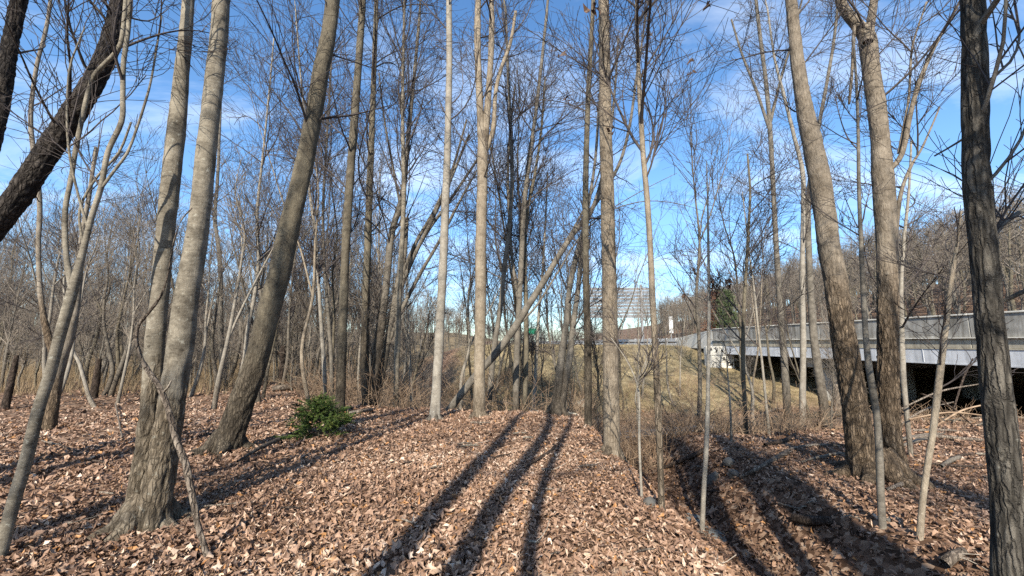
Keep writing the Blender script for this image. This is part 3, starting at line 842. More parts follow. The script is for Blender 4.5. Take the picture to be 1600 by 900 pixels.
tree("slender_tree", "thin pale leaning stem in front of the dark bridge opening", "tree",
     [[(1202, 682, 6), (1197, 630, 6), (1191, 570, 5), (1184, 510, 5), (1178, 450, 4), (1170, 390, 3), (1160, 300, 2)]],
     'pale', top=None, nbr=10, t0=0.4, L=1.1, seed=30, relief=0)
tree("bridge_view_tree", "leftmost dark grey trunk of the three before the bridge girder", "tree",
     [[(1233, 673, 19), (1229, 620, 17), (1225, 560, 15), (1220, 490, 14), (1215, 420, 12), (1211, 350, 11), (1207, 270, 10), (1203, 200, 10), (1197, 130, 9), (1188, 60, 8), (1180, -10, 7)]],
     'grey', top=13, nbr=22, t0=0.4, L=1.8, seed=31, relief=0.004, rough_z=(1, 3),
     limbs=[[(1203, 205, 7), (1185, 140, 6), (1165, 80, 5), (1150, 20, 4)], [(1204, 190, 7), (1218, 130, 6), (1238, 60, 5), (1252, 0, 4)]])
tree("bridge_view_tree", "middle pale-sided trunk of the three before the bridge girder", "tree",
     [[(1254, 674, 15), (1254, 610, 14), (1255, 540, 13), (1254, 470, 12), (1254, 400, 11), (1255, 330, 10), (1254, 270, 10), (1240, 210, 8), (1225, 150, 7), (1210, 90, 5), (1200, 20, 4)]],
     'pale', top=13, nbr=20, t0=0.4, L=1.7, seed=32, relief=0.003, rough_z=(0.5, 2))
tree("bridge_view_tree", "rightmost thick grey trunk of the three, leaning left before the concrete pier", "tree",
     [[(1292, 668, 23), (1286, 625, 21), (1278, 575, 19), (1271, 520, 17), (1267, 460, 15), (1264, 400, 14), (1262, 340, 13), (1266, 280, 11), (1277, 210, 9), (1290, 140, 8), (1302, 70, 7), (1310, 0, 6)]],
     'grey', top=13, nbr=20, t0=0.4, L=1.7, seed=33, relief=0.004, rough_z=(1, 3))
tree("slender_tree", "knobbly pale stem half hidden between the thick brown twin trunks and bridge", "tree",
     [[(1416, 640, 12), (1412, 600, 13), (1410, 560, 13), (1409, 510, 12), (1408, 450, 10), (1412, 380, 8), (1420, 300, 6), (1424, 220, 5)]],
     'pale', Y=8.6, top=None, nbr=14, t0=0.4, L=1.3, seed=34, relief=0.004)
tree("twin_trunk_tree", "massive brown tree with two thick trunks and buttress roots on the right bank", "tree",
     [[(1352, 748, 62), (1345, 700, 60), (1336, 640, 55), (1328, 590, 53), (1318, 530, 51), (1311, 480, 50), (1302, 420, 48), (1293, 370, 46), (1287, 320, 45), (1281, 285, 46), (1271, 230, 41), (1261, 190, 36), (1252, 140, 30), (1244, 80, 26), (1238, 20, 24), (1234, -30, 23)],
      [(1392, 748, 66), (1389, 700, 54), (1388, 640, 48), (1388, 570, 46), (1387, 500, 46), (1387, 440, 46), (1386, 380, 46), (1383, 320, 46), (1379, 275, 47), (1375, 220, 40), (1369, 160, 38), (1361, 110, 36), (1356, 62, 38), (1340, 40, 28), (1324, 22, 24), (1312, -2, 21), (1306, -40, 19)]],
     'brown', top=11, nbr=20, t0=0.5, L=1.6, seed=35, roots=7, ws=0.80, flare=0.95, relief=0.020, freq=22, rough_z=(2.2, 5.0), rough_min=0.25, lobes=5, twigs=(8, 46), depth_shift=0.1,
     limbs=[[(1356, 66, 22), (1364, 35, 20), (1372, 5, 19), (1380, -30, 17)],
            [(1386, 270, 13), (1402, 245, 12), (1408, 190, 11), (1413, 150, 11), (1428, 100, 9), (1452, 50, 7), (1475, 0, 5)],
            [(1404, 240, 7), (1409, 160, 6), (1404, 90, 5), (1415, 30, 4)],
            [(1386, 430, 8), (1404, 365, 9), (1412, 322, 11), (1424, 285, 9), (1442, 250, 8), (1462, 222, 6), (1482, 185, 5), (1500, 150, 4)],
            [(1335, 40, 8), (1340, 110, 7), (1345, 150, 6)]])
tree("sapling", "smooth grey sapling standing in front of the massive brown twin trunks", "sapling",
     [[(1379, 824, 15), (1376, 770, 14), (1374, 710, 14), (1370, 650, 13), (1362, 600, 13), (1356, 560, 12), (1351, 500, 10), (1348, 440, 9), (1345, 370, 8), (1342, 290, 7), (1341, 210, 6), (1338, 130, 5), (1333, 55, 4)]],
     'grey', top=None, nbr=10, t0=0.5, L=1.0, seed=36, ws=0.93, flare=0.2, relief=0.001, rough_z=(-2, -1), rough_min=0, twigs=(5, 16))
tree("sapling", "tan sapling curving right with a forked top, foot in leaves", "sapling",
     [[(1437, 842, 14), (1441, 790, 13), (1448, 735, 13), (1457, 680, 13), (1464, 620, 14), (1470, 570, 14), (1477, 515, 12), (1484, 460, 10), (1490, 415, 9), (1497, 372, 6), (1502, 330, 4)]],
     'tan', top=None, nbr=9, t0=0.35, L=0.9, seed=37, ws=0.92, flare=0.25, relief=0.001, rough_z=(-2, -1), rough_min=0.1, twigs=(5, 16))
tree("shaded_tree", "dark furrowed trunk rising the full height of the right edge", "tree",
     [[(1580, 965, 64), (1579, 900, 61), (1577, 830, 58), (1570, 740, 56), (1562, 660, 54), (1555, 590, 53), (1548, 520, 50), (1542, 450, 47), (1536, 380, 45), (1529, 310, 45), (1526, 270, 45), (1525, 210, 43), (1524, 140, 42), (1522, 70, 41), (1520, 0, 40), (1519, -60, 38)]],
     'dark', Y=2.75, top=9, nbr=14, t0=0.42, L=1.5, seed=38, roots=4, ws=1.06, flare=0.2, relief=0.008, freq=22, rough_z=(20, 30), twigs=(8, 40), squash=0.12,
     limbs=[[(1568, 470, 9), (1582, 452, 10), (1594, 443, 9), (1625, 425, 7), (1680, 380, 5)], [(1542, 190, 5), (1546, 200, 5), (1550, 204, 4)]])
# --- smaller trees in the left woods
tree("leaning_tree", "small pale tree with a bent foot beside a dark stub in the left woods", "tree",
     [[(148, 636, 11), (140, 622, 10), (132, 595, 9), (124, 568, 8), (113, 545, 7), (104, 500, 6), (100, 440, 5), (108, 380, 4)]],
     'pale', top=None, nbr=14, t0=0.4, L=1.4, seed=40, relief=0)
tree("slender_tree", "dark trunk with low dead branches behind the twin maple on its right", "tree",
     [[(351, 606, 14), (347, 560, 12), (345, 510, 11), (345, 450, 10), (342, 390, 9), (336, 340, 8), (340, 280, 7), (343, 210, 6), (346, 120, 5), (350, 20, 4)]],
     'grey', top=12, nbr=22, t0=0.3, L=1.9, seed=41)
tree("leaning_tree", "pale leaning stem between the weathered post and the dark leaning trunk", "tree",
     [[(372, 600, 9), (382, 560, 9), (388, 510, 9), (398, 460, 8), (404, 400, 7), (402, 330, 6), (410, 250, 5), (420, 150, 4), (428, 60, 3)]],
     'pale', Y=15, top=None, nbr=22, t0=0.3, L=2.0, seed=42)
tree("slender_tree", "pale straight trunk in the thicket right of the wooden brace", "tree",
     [[(508, 605, 9), (505, 550, 9), (501, 490, 8), (497, 430, 7), (492, 360, 7), (484, 300, 6), (480, 220, 5), (470, 120, 4), (462, 20, 3)]],
     'pale', Y=15.5, top=14, nbr=24, t0=0.3, L=2.2, seed=43, twigs=(8, 18))
tree("slender_tree", "grey upright stem in the thicket just left of the straight olive trunk", "tree",
     [[(519, 606, 8), (517, 550, 8), (512, 480, 7), (506, 400, 6), (505, 320, 6), (510, 230, 5), (516, 130, 4), (520, 30, 3)]],
     'grey', Y=17, top=15, nbr=24, t0=0.3, L=2.4, seed=44, twigs=(8, 18))

# --- trees standing behind the viewer, whose shadows lie along the path
def off_tree(x, y, rad, ht, seed, label, lean=0.0, bk='grey', nbr=None):
    nbr = nbr or (16 if x > 1.5 or x < -3 else 7)
    rng = np.random.default_rng(seed)
    g = h1(x, y)
    root = thing("tree_behind_viewer", label, "tree", (x, y, g))
    zs = np.array([-0.3, 0, 1, 2.5, 4.5, 7, 9.5, ht])
    rows = np.stack([lean * zs + 0.12 * np.sin(zs + seed), 0.1 * np.cos(zs * .8 + seed), zs, rad * np.array([1.15, 1.1, 1, .93, .82, .65, .45, .1])], 1)
    link("trunk", trunk_mesh("trunk", rows, BARK[bk], 20, 0.1, 0.004, 20, 0.4, 5, (1, 3), 0.2, seed), root)
    crown_parts([as_shoot(rows)], root, nbr, 0.45, 2.2, rng, (0.5, 1.0), 0.07, (6, 14), 1.1, 0.005, TWIG, TWIG, False)
off_tree(-0.72, -2.05, 0.075, 11, 201, "thin tree nearest behind the viewer on the path")
off_tree(-1.25, -2.7, 0.14, 12, 202, "medium tree behind the viewer left of the path")
off_tree(-2.15, -3.6, 0.15, 12, 203, "second medium tree behind the viewer further left", 0.02)
off_tree(0.92, -2.9, 0.15, 12, 204, "stout tree behind the viewer at the edge of the ditch")
off_tree(2.88, -1.75, 0.26, 12, 205, "stout tree behind the viewer across the ditch")
off_tree(2.55, -3.6, 0.15, 12, 206, "tree behind the viewer on the right bank")
off_tree(5.2, -2.5, 0.16, 11, 207, "tree behind the viewer far out on the right bank")
off_tree(2.2, -1.0, 0.12, 12, 214, "tree just behind the viewer on the right of the mound")
off_tree(3.2, -0.5, 0.11, 12, 215, "tree beside the viewer across the ditch")
off_tree(1.6, -3.9, 0.20, 12, 211, "tree behind the viewer beside the ditch")
off_tree(4.5, -5.2, 0.24, 12, 212, "stout tree further behind the viewer on the right bank")
off_tree(-5.6, -4.6, 0.17, 12, 208, "tree behind the viewer well to the left")
off_tree(-7.4, -2.2, 0.20, 12, 209, "tree behind the viewer at the far left")
off_tree(-9.2, 0.4, 0.16, 12, 210, "tree left of the frame level with the viewer")

# ------------------------------------------------------------------ the woods behind: protos, then copies
def proto_tree(seed, bk, ht, rad, fork, nbr, L, tw, tmat, label, name, group, split=False):
    rng = np.random.default_rng(seed)
    root = thing(name, label, "tree", (0, 0, 0), 0, group)
    k = np.linspace(0, 1, 8)
    wob = np.cumsum(rng.normal(size=(8, 2)) * 0.16, 0); wob[0] = 0
    lean = rng.normal(size=2) * 0.5
    rows = np.stack([wob[:, 0] + lean[0] * k, wob[:, 1] + lean[1] * k, -0.25 + k * ht, rad * (1.15 - 1.05 * k ** 0.85)], 1)
    link("trunk", trunk_mesh("trunk", rows, BARK[bk], 10, 0.35, 0, 20, 0.3, 4, (0.5, 3), 0.3, seed), root)
    sh = [as_shoot(rows)]
    for f in range(fork):
        j = rng.integers(2, 5)
        a = rng.uniform(0, 6.28); d = np.array([math.cos(a) * 0.4, math.sin(a) * 0.4, 1.0])
        n = 6; kk = np.linspace(0, 1, n)[:, None]
        ln = ht * (1 - j / 8) * 0.85
        pt = rows[j, :3][None] + kk * d[None] * ln + np.cumsum(rng.normal(size=(n, 3)) * 0.1, 0) * (kk > 0)
        rr = rows[j, 3] * 0.7 * (1.05 - kk[:, 0] * 0.9)
        fr = np.concatenate([pt, rr[:, None]], 1)
        link("limb", trunk_mesh("limb", fr, BARK[bk], 8, 0.35, 0, 20, 0, 4, (-2, -1), 0.2, seed), root)
        sh.append(as_shoot(fr))
    crown_parts(sh, root, nbr, 0.28, L, rng, (0.32, 0.8), 0.09, tw, 0.9, 0.0058, TWIG, tmat, False)
    return root

def copy_tree(root):
    c = root.copy(); col.objects.link(c)
    for ch in root.children:
        d = ch.copy(); col.objects.link(d); d.parent = c
    return c

KINDS = [
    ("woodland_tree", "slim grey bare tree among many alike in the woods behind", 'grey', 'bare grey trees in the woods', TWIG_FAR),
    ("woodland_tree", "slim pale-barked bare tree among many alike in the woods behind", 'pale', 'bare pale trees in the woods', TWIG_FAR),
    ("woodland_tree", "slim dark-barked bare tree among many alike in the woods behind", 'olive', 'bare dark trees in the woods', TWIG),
]
protos = []
for k in range(9):
    nm, lb, bk, gp, tm = KINDS[k % 3]
    protos.append(proto_tree(300 + k, bk, 9.5 + (k * 37 % 5) * 1.2, 0.085 + 0.02 * (k % 4), [0, 2, 1, 3, 1, 2][k % 6], 26, 2.5, (6, 15), tm, lb, nm, gp))

spots = []
rs = np.random.default_rng(77)
def try_spot(x, y, gap):
    if y < 1: return False
    px = 800 + FPX * x / y
    if px < -160 or px > 1750: return False
    if min([9] + [math.hypot(x - a, y - b) for a, b in spots]) < gap: return False
    spots.append((x, y)); return True
n_try = 0
while len(spots) < 175 and n_try < 9000:      # the left woods
    n_try += 1
    y = rs.uniform(13, 62); x = rs.uniform(-1.45 * y, -0.12 * y - 1.5)
    if poly_dist(np.array(x), np.array(y), STREAM) < 1.2: continue
    if y < 17 and x > -5: continue
    if x > -9 and y > 40: continue
    try_spot(x, y, 0.9 + y * 0.018)
k0 = len(spots)
n_try = 0
while len(spots) < k0 + 26 and n_try < 2000:  # along the stream, middle and right
    n_try += 1
    y = rs.uniform(14.5, 34); x = rs.uniform(-5, 17)
    dS = float(poly_dist(np.array(x), np.array(y), STREAM))
    if dS < 1.3 or dS > 7: continue
    px = 800 + FPX * x / y
    if (px > 1010 and rs.random() < 0.55) or 1060 < px < 1165: continue
    try_spot(x, y, 1.3)
PLACES = [(40, "at the far left edge of the view"), (200, "left of the twin-trunk maple"), (330, "just right of the twin-trunk maple"), (445, "around the wooden brace"),
          (545, "by the straight olive trunk"), (660, "around the fan-limbed clump"), (760, "behind the pale young beech"), (900, "between the forked tan trunk and the leaning trunk"), (1800, "right of the tall tan trunk")]
def place_label(o, x, y, what, noun):
    px = 800 + FPX * x / y
    where = next(t for lim, t in PLACES if px < lim)
    far = "near" if y < 22 else ("middle" if y < 38 else "far")
    o["label"] = f"{what}, {far} row, {where}"
    o["group"] = f"{noun}, {far} row, {where}"
random.seed(9)
used = set()
for k, (x, y) in enumerate(spots):
    j = k % 9
    o = protos[j] if j not in used else copy_tree(protos[j])
    place_label(o, x, y, ["slim grey bare tree", "slim pale bare tree", "slim dark bare tree"][j % 3], ["grey bare trees", "pale bare trees", "dark bare trees"][j % 3])
    used.add(j)
    s = rs.uniform(0.8, 1.15) * min(0.95, 0.42 + 0.016 * y) * (0.75 if (x > -5 and y > 14) else 1.0)
    o.location = (x, y, h1(x, y) - 0.05)
    o.rotation_euler = (rs.normal() * 0.04, rs.normal() * 0.05, rs.uniform(0, 6.28))
    o.scale = (s, s, s * rs.uniform(0.9, 1.12))

TALL = []
for k in range(5):
    TALL.append(proto_tree(350 + k, ['grey', 'olive', 'grey', 'tan', 'olive'][k], 14.5 + k * 0.7, 0.075 + 0.012 * (k % 3), [0, 1, 2, 1, 0][k], 26, 3.4, (7, 20), TWIG, 
        "tall whip-like bare tree with upswept branches among others behind the crest", "whip_tree", "tall whip-like trees behind the crest"))
tall_spots = []
n_try = 0
while len(tall_spots) < 22 and n_try < 8000:
    n_try += 1
    y = rs.uniform(13.5, 30); x = rs.uniform(-0.7 * y, 0.66 * y)
    if poly_dist(np.array(x), np.array(y), STREAM) < 1.2 or float(fill_z(np.array(x), np.array(y))) > -0.9: continue
    if min([9] + [math.hypot(x - a, y - b) for a, b in spots + tall_spots]) < 0.9 or 1078 < 800 + FPX * x / y < 1142: continue
    tall_spots.append((x, y))
for k, (x, y) in enumerate(tall_spots):
    o = TALL[k] if k < 5 else copy_tree(TALL[k % 5])
    place_label(o, x, y, "tall whip-like bare tree", "tall whip-like trees")
    s = rs.uniform(0.72, 1.1)
    o.location = (x, y, h1(x, y) - 0.05)
    o.rotation_euler = (rs.normal() * 0.05, rs.normal() * 0.06, rs.uniform(0, 6.28))
    o.scale = (s, s, s)

# far woods: a wooded hill on the right and the back of the left woods, one mass
hid = bpy.data.collections.new("far_tree_shapes")
def far_proto(seed, nbr, tw, ht, rad, bk):
    rng = np.random.default_rng(seed)
    k = np.linspace(0, 1, 6)
    rows = np.stack([np.cumsum(rng.normal(size=6) * 0.2), np.cumsum(rng.normal(size=6) * 0.2), -0.4 + k * ht, rad * (1.1 - k)], 1)
    sh = as_shoot(rows, 10)
    pp, pr = sh[None, :, :3], sh[None, :, 3]
    b1, r1 = grow(pp, pr, nbr, 0.3, 1, ht * 0.30, 0.5, 1.0, 0.1, 0.12, 5, 0.016, 0.022, rng, 0.4)
    b2, r2 = grow(b1, r1, nbr * tw, 0.1, 1, ht * 0.12, 0.4, 0.95, 0.06, 0.14, 3, 0.01, 0.015, rng, 0.4)
    b3, r3 = grow(b2, r2, nbr * tw * 3, 0.1, 1, ht * 0.055, 0.4, 0.95, 0.06, 0.14, 3, 0.01, 0.011, rng, 0.4)
    v1, q1 = tubes(pp, np.maximum(pr, 0.03), 6)
    v, q = join([tubes(b1, r1, 3), tubes(b2, r2, 3), tubes(b3, r3, 3)])
    me = np_mesh("far_tree", np.concatenate([v1, v]), [q1, q + len(v1)], BARK[bk])
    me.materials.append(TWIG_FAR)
    me.polygons.foreach_set("material_index", np.concatenate([np.zeros(len(q1), np.int32), np.ones(len(q), np.int32)]))
    o = bpy.data.objects.new("far_tree", me)
    hid.objects.link(o)
for k in range(6):
    far_proto(400 + k, 22, 5, 11 + k, 0.16 + 0.02 * (k % 3), ['grey', 'grey', 'olive'][k % 3])

def scatter_nodes(name):
    ng = bpy.data.node_groups.new(name, 'GeometryNodeTree')
    ng.interface.new_socket("Geometry", in_out='INPUT', socket_type='NodeSocketGeometry')
    ng.interface.new_socket("Geometry", in_out='OUTPUT', socket_type='NodeSocketGeometry')
    n, l = ng.nodes, ng.links
    gi_, go = n.new("NodeGroupInput"), n.new("NodeGroupOutput")
    ci = n.new("GeometryNodeCollectionInfo"); ci.inputs[0].default_value = hid
    ci.inputs["Separate Children"].default_value = True; ci.inputs["Reset Children"].default_value = True
    ip = n.new("GeometryNodeInstanceOnPoints"); ip.inputs["Pick Instance"].default_value = True
    def attr(nm, tp):
        a = n.new("GeometryNodeInputNamedAttribute"); a.data_type = tp; a.inputs[0].default_value = nm
        return a.outputs[0]
    f2i = n.new("FunctionNodeFloatToInt"); l.new(attr("pick", 'FLOAT'), f2i.inputs[0])
    cx = n.new("ShaderNodeCombineXYZ"); l.new(attr("turn", 'FLOAT'), cx.inputs[2])
    l.new(gi_.outputs[0], ip.inputs["Points"]); l.new(ci.outputs[0], ip.inputs["Instance"])
    l.new(f2i.outputs[0], ip.inputs["Instance Index"]); l.new(cx.outputs[0], ip.inputs["Rotation"])
    l.new(attr("size", 'FLOAT'), ip.inputs["Scale"])
    l.new(ip.outputs[0], go.inputs[0])
    return ng
SCAT = scatter_nodes("scatter_far_trees")

def far_wood(name, label, pts, smin, smax, seed):
    rg = np.random.default_rng(seed)
    pts = np.array(pts)
    z = H(pts[:, 0], pts[:, 1])
    me = bpy.data.meshes.new(name)
    me.from_pydata([(a, b, c) for (a, b), c in zip(pts, z)], [], [])
    for nm, d in (("pick", rg.integers(0, 6, len(pts)) + 0.01), ("turn", rg.uniform(0, 6.28, len(pts))), ("size", rg.uniform(smin, smax, len(pts)))):
        me.attributes.new(nm, 'FLOAT', 'POINT').data.foreach_set("value", d.astype(np.float32))
    o = link(name, me)
    md = o.modifiers.new("scatter", 'NODES'); md.node_group = SCAT
    tag(o, label, kind='stuff')
    return o
pts = []
while len(pts) < 1100:
    x = rs.uniform(50, 190); y = rs.uniform(14, 230)
    if not (20 < math.degrees(math.atan2(x, y)) < 62): continue
    if x < 53 + 0.05 * max(0, y - 60): continue
    pts.append((x, y))
far_wood("hillside_wood", "brown leafless wood covering the hillside beyond the bridge", pts, 0.75, 1.15, 1)
pts = []
while len(pts) < 380:
    y = rs.uniform(48, 140); x = rs.uniform(-1.5 * y, -0.03 * y - 6)
    if x > -14 and y < 60: continue
    pts.append((x, y))
for _ in range(200):
    pts.append((rs.uniform(-20, 75), rs.uniform(210, 330)))
far_wood("far_woods", "grey-brown leafless woods closing the view behind the near trees", pts, 0.45, 0.8, 2)

pts = []
while len(pts) < 900:
    y = rs.uniform(20, 85); x = rs.uniform(-1.5 * y, -0.08 * y - 3)
    if x > -13 and y > 38: continue
    if rs.random() > 0.25 + y / 80: continue
    pts.append((x, y))
far_wood("thicket", "low leafless thicket of young stems between the trunks of the left woods", pts, 0.13, 0.36, 3)

# ------------------------------------------------------------------ highway bridge
bridge = thing("highway_bridge", "long concrete highway bridge with a solid weathered parapet and pale girder at right", "bridge", (22.16, 0.13, 0), R(4.77))
def part(name, me, parent, label=None):
    o = link(name, me, parent)
    if label: o["label"] = label
    return o
Y0, Y1 = -14.0, 38.0
deck_y0 = Y0
for k in range(13):
    a, b_ = Y0 + k * 4.0, Y0 + (k + 1) * 4.0 - 0.025
    part("parapet_panel", box_mesh("parapet_panel", [(0.0, 0.30, a, b_, 1.85, 2.84)], CONC, 0.015), bridge)
    part("parapet_coping", box_mesh("parapet_coping", [(-0.05, 0.34, a, b_, 2.842, 2.92)], CONC_PALE, 0.015), bridge)
    part("deck_edge", box_mesh("deck_edge", [(-0.03, 0.33, a, b_, 1.36, 1.79)], CONC_TAN, 0.015), bridge)
part("parapet_ledge", box_mesh("parapet_ledge", [(-0.13, 0.36, Y0, Y1, 1.792, 1.848)], CONC_PALE, 0.01), bridge)
part("drip_strip", box_mesh("drip_strip", [(-0.055, 0.33, Y0, Y1, 1.305, 1.357)], CONC_TAN, 0.008), bridge)
part("deck", box_mesh("deck", [(0.36, 29.6, Y0, Y1, 1.36, 1.72)], CONC), bridge)
part("road_surface", box_mesh("road_surface", [(0.45, 29.5, Y0, 38.6, 1.724, 1.76), (0.45, 29.5, 38.61, 175, 0.6, 1.76)], ASPHALT), bridge)
for gx_ in (-0.03, 4.5, 9, 13.5, 18, 22.5, 27):
    gs = [(gx_, gx_ + 0.12, Y0, Y1, 0.66, 1.302), (gx_ - (0.02 if gx_ < 1 else 0.1), gx_ + 0.28, Y0, Y1, 0.60, 0.657)]
    g = part("girder", box_mesh("girder", gs, GIRDER if gx_ < 1 else POST), bridge)
    if gx_ < 1:
        for k in range(13):
            yy = Y0 + 2 + k * 4
            part("stiffener", box_mesh("stiffener", [(-0.045, -0.032, yy, yy + 0.03, 0.662, 1.30)], GIRDER), g)
part("far_parapet", box_mesh("far_parapet", [(29.7, 30.0, Y0, Y1, 1.4, 2.84)], CONC), bridge)
part("abutment", box_mesh("abutment", [(0.2, 29.6, 37.0, 38.6, -3, 1.30)], CONC), bridge)
def cyl(name, x, y, z0, z1, r, mat, parent, sides=24):
    v, q = tubes(np.array([[[x, y, z0], [x, y, (z0 + z1) / 2], [x, y, z1]]]), np.full((1, 3), r), sides)
    return part(name, np_mesh(name, v, [q], mat), parent)
for yy in (27.0, 9.0):
    part("pier_cap", box_mesh("pier_cap", [(0.35, 29, yy - 0.7, yy + 0.7, -0.05, 0.597)], CONC, 0.03), bridge)
    for k in range(6):
        cyl("pier_column", 1.25 + k * 5.3, yy, -3.2, -0.05, 0.62, CONC, bridge)
# tapered end of the parapet and the barrier that carries on along the road
bm = bmesh.new()
vs = [bm.verts.new(c) for c in ((0, 38.02, 1.05), (0.3, 38.02, 1.05), (0.3, 38.02, 2.84), (0, 38.02, 2.84), (0, 45, 1.05), (0.3, 45, 1.05), (0.3, 45, 2.1), (0, 45, 2.1))]
for q in ((0, 1, 2, 3), (7, 6, 5, 4), (0, 3, 7, 4), (1, 5, 6, 2), (3, 2, 6, 7), (0, 4, 5, 1)):
    bm.faces.new([vs[i] for i in q])
bmesh.ops.recalc_face_normals(bm, faces=bm.faces[:])
me = bpy.data.meshes.new("parapet_end"); bm.to_mesh(me); bm.free(); me.materials.append(CONC_PALE)
part("parapet_end", me, bridge)

barrier = thing("guard_rail", "white roadside barrier with posts running off behind the grassy bank", "guard rail", (18.42, 45.2, 1.1), R(4.77))
part("rail", box_mesh("rail", [(0.0, 0.12, 0, 110, 0.62, 0.98)], WHITE, 0.01), barrier)
part("rail", box_mesh("rail", [(0.0, 0.12, 0, 110, 0.14, 0.44)], WHITE, 0.01), barrier)
pm = box_mesh("post", [(0.122, 0.34, 0, 0.24, -0.4, 1.04)], WHITE, 0.01)
for k in range(46):
    link("post", pm, barrier, (0, 0.2 + k * 2.4, 0))

# cream wing wall with graffiti
wing = thing("graffiti_wall", "cream concrete end wall of the bridge sprayed with black graffiti", "wall", (17.35, 36.0, -0.75))
zz = [0.0, 0.62, 1.22, 2.06]
for r_ in range(3):
    for c_ in range(2):
        x0 = 0.0 + c_ * 1.24
        part("block", box_mesh("block", [(x0 + 0.012, x0 + 1.228, 0, 0.5, zz[r_] + 0.012, zz[r_ + 1] - 0.012)], CONC_PALE, 0.03 if r_ else 0.05), wing)
part("backing", box_mesh("backing", [(0.06, 2.42, 0.1, 0.48, -0.9, 2.0)], CONC), wing)
def ribbon(strokes, wd):
    vs_, qs, o = [], [], 0
    for s in strokes:
        c = catmull(np.array([(a, 0, b_) for a, b_ in s], float), 0.03)
        t = np.gradient(c, axis=0); t /= np.linalg.norm(t, axis=1, keepdims=True) + 1e-9
        n = np.stack([-t[:, 2], 0 * t[:, 0], t[:, 0]], 1) * wd
        v = np.stack([c - n, c + n], 1)
        f = np.concatenate([v, v + np.array([0, 0.006, 0])], 1)     # two front, two back
        k = np.arange(len(c) * 4).reshape(-1, 4) + o
        for a_, b2 in ((0, 1), (3, 2), (2, 0), (1, 3)):
            qs.append(np.stack([k[:-1, a_], k[:-1, b2], k[1:, b2], k[1:, a_]], 1))
        vs_.append(f.reshape(-1, 3)); o += len(c) * 4
    return np.concatenate(vs_), np.concatenate(qs)
st = [[(0.22, 1.9), (0.2, 1.65), (0.3, 1.55), (0.36, 1.75)], [(0.38, 1.6), (0.45, 1.9), (0.52, 1.62)], [(0.36, 1.75), (0.55, 1.78)],
      [(0.9, 1.92), (0.74, 1.85), (0.9, 1.72), (0.95, 1.6), (0.76, 1.52)], [(0.86, 1.95), (0.9, 1.45)], [(1.0, 1.9), (0.97, 1.5)],
      [(1.35, 1.72), (1.5, 1.62), (1.38, 1.5), (1.34, 1.66), (1.55, 1.5)], [(1.85, 1.75), (1.66, 1.68), (1.7, 1.5), (1.9, 1.5)],
      [(1.5, 1.08), (1.48, 0.8)], [(1.5, 1.08), (1.66, 1.02), (1.52, 0.94), (1.7, 0.86), (1.5, 0.8)], [(1.72, 1.06), (1.95, 1.1)], [(1.84, 1.08), (1.8, 0.78)],
      [(1.75, 0.3), (1.8, 0.66), (1.98, 0.6), (1.84, 0.48), (2.0, 0.3)], [(2.02, 0.66), (2.06, 0.32), (2.16, 0.56), (2.22, 0.3), (2.32, 0.72)],
      [(1.9, 0.36), (2.25, 0.42)], [(0.42, 0.1), (0.62, 0.58)]]
v, q = ribbon(st, 0.028)
gf = part("graffiti", np_mesh("graffiti", v + np.array([0, -0.0075, 0]), [q], INK, False), wing)

# big road sign seen from behind
sg = thing("road_sign", "large highway sign seen from behind, grey ribbed back on tall steel posts", "sign", (10.7, 55, 1.1))
for k in range(9):
    part("panel_strip", box_mesh("panel_strip", [(0, 8.75, 0, 0.05, 3.9 + k * 0.475, 3.9 + k * 0.475 + 0.41)], METAL, 0.01), sg)
for xx in (1.9, 7.15):
    p_ = part("post", box_mesh("post", [(xx - 0.14, xx + 0.14, -0.42, -0.40, -0.8, 8.5), (xx - 0.14, xx + 0.14, -0.20, -0.18, -0.8, 8.5), (xx - 0.015, xx + 0.015, -0.398, -0.202, -0.8, 8.5)], METAL), sg)
    for zb in (4.4, 6.2, 7.9):
        part("bracket", box_mesh("bracket", [(xx - 0.2, xx + 0.2, -0.178, -0.004, zb, zb + 0.12)], POST), p_)
s2 = thing("marker_sign", "small upright white panel on a post near the bridge end", "sign", (21.9, 55, 1.6))
part("panel", box_mesh("panel", [(-0.27, 0.27, 0, 0.04, 1.3, 3.6)], WHITE, 0.01), s2)
part("post", box_mesh("post", [(-0.05, 0.05, 0.042, 0.12, -0.8, 3.4)], METAL), s2)
s3 = thing("highway_sign", "distant small green highway sign seen between the stems", "sign", (4.8, 92, 0.9))
part("panel", box_mesh("panel", [(-1.15, 1.15, 0, 0.06, 2.6, 3.9)], GREEN, 0.01), s3)
for xx in (-0.7, 0.7):
    part("post", box_mesh("post", [(xx - 0.05, xx + 0.05, 0.062, 0.16, -0.8, 3.8)], METAL), s3)

# ------------------------------------------------------------------ wooden brace of an old fence, stubs
fence = thing("wooden_brace", "old weathered wooden fence brace of two posts and a crossbar", "fence", (*hit(437, 606)[:2], 0))
fy = fence.location[1]; fz = h1(*fence.location[:2]); fence.location[2] = fz
xa = at(375, 600, fy)[0] - fence.location[0]
def post_rows(x, ztop, r, lean):
    return np.array([[x, 0, -0.3, r], [x + lean * .3, 0, ztop * .3, r * .97], [x + lean * .7, 0.01, ztop * .7, r * .95], [x + lean, 0, ztop, r * .85]])
zt = at(437, 540, fy)[2] - fz
part("post", trunk_mesh("post", post_rows(0, zt, 0.135, 0.02), DEADDARK, 16, 0.08, 0.006, 20, 0, 5, (9, 10), 0.5, 4), fence, "dark upright post")
part("post", trunk_mesh("post", post_rows(xa, zt * 1.03, 0.14, 0.06), DEADWOOD, 16, 0.08, 0.008, 20, 0, 5, (9, 10), 0.5, 8), fence, "pale weathered post")
zc = at(420, 551, fy)[2] - fz
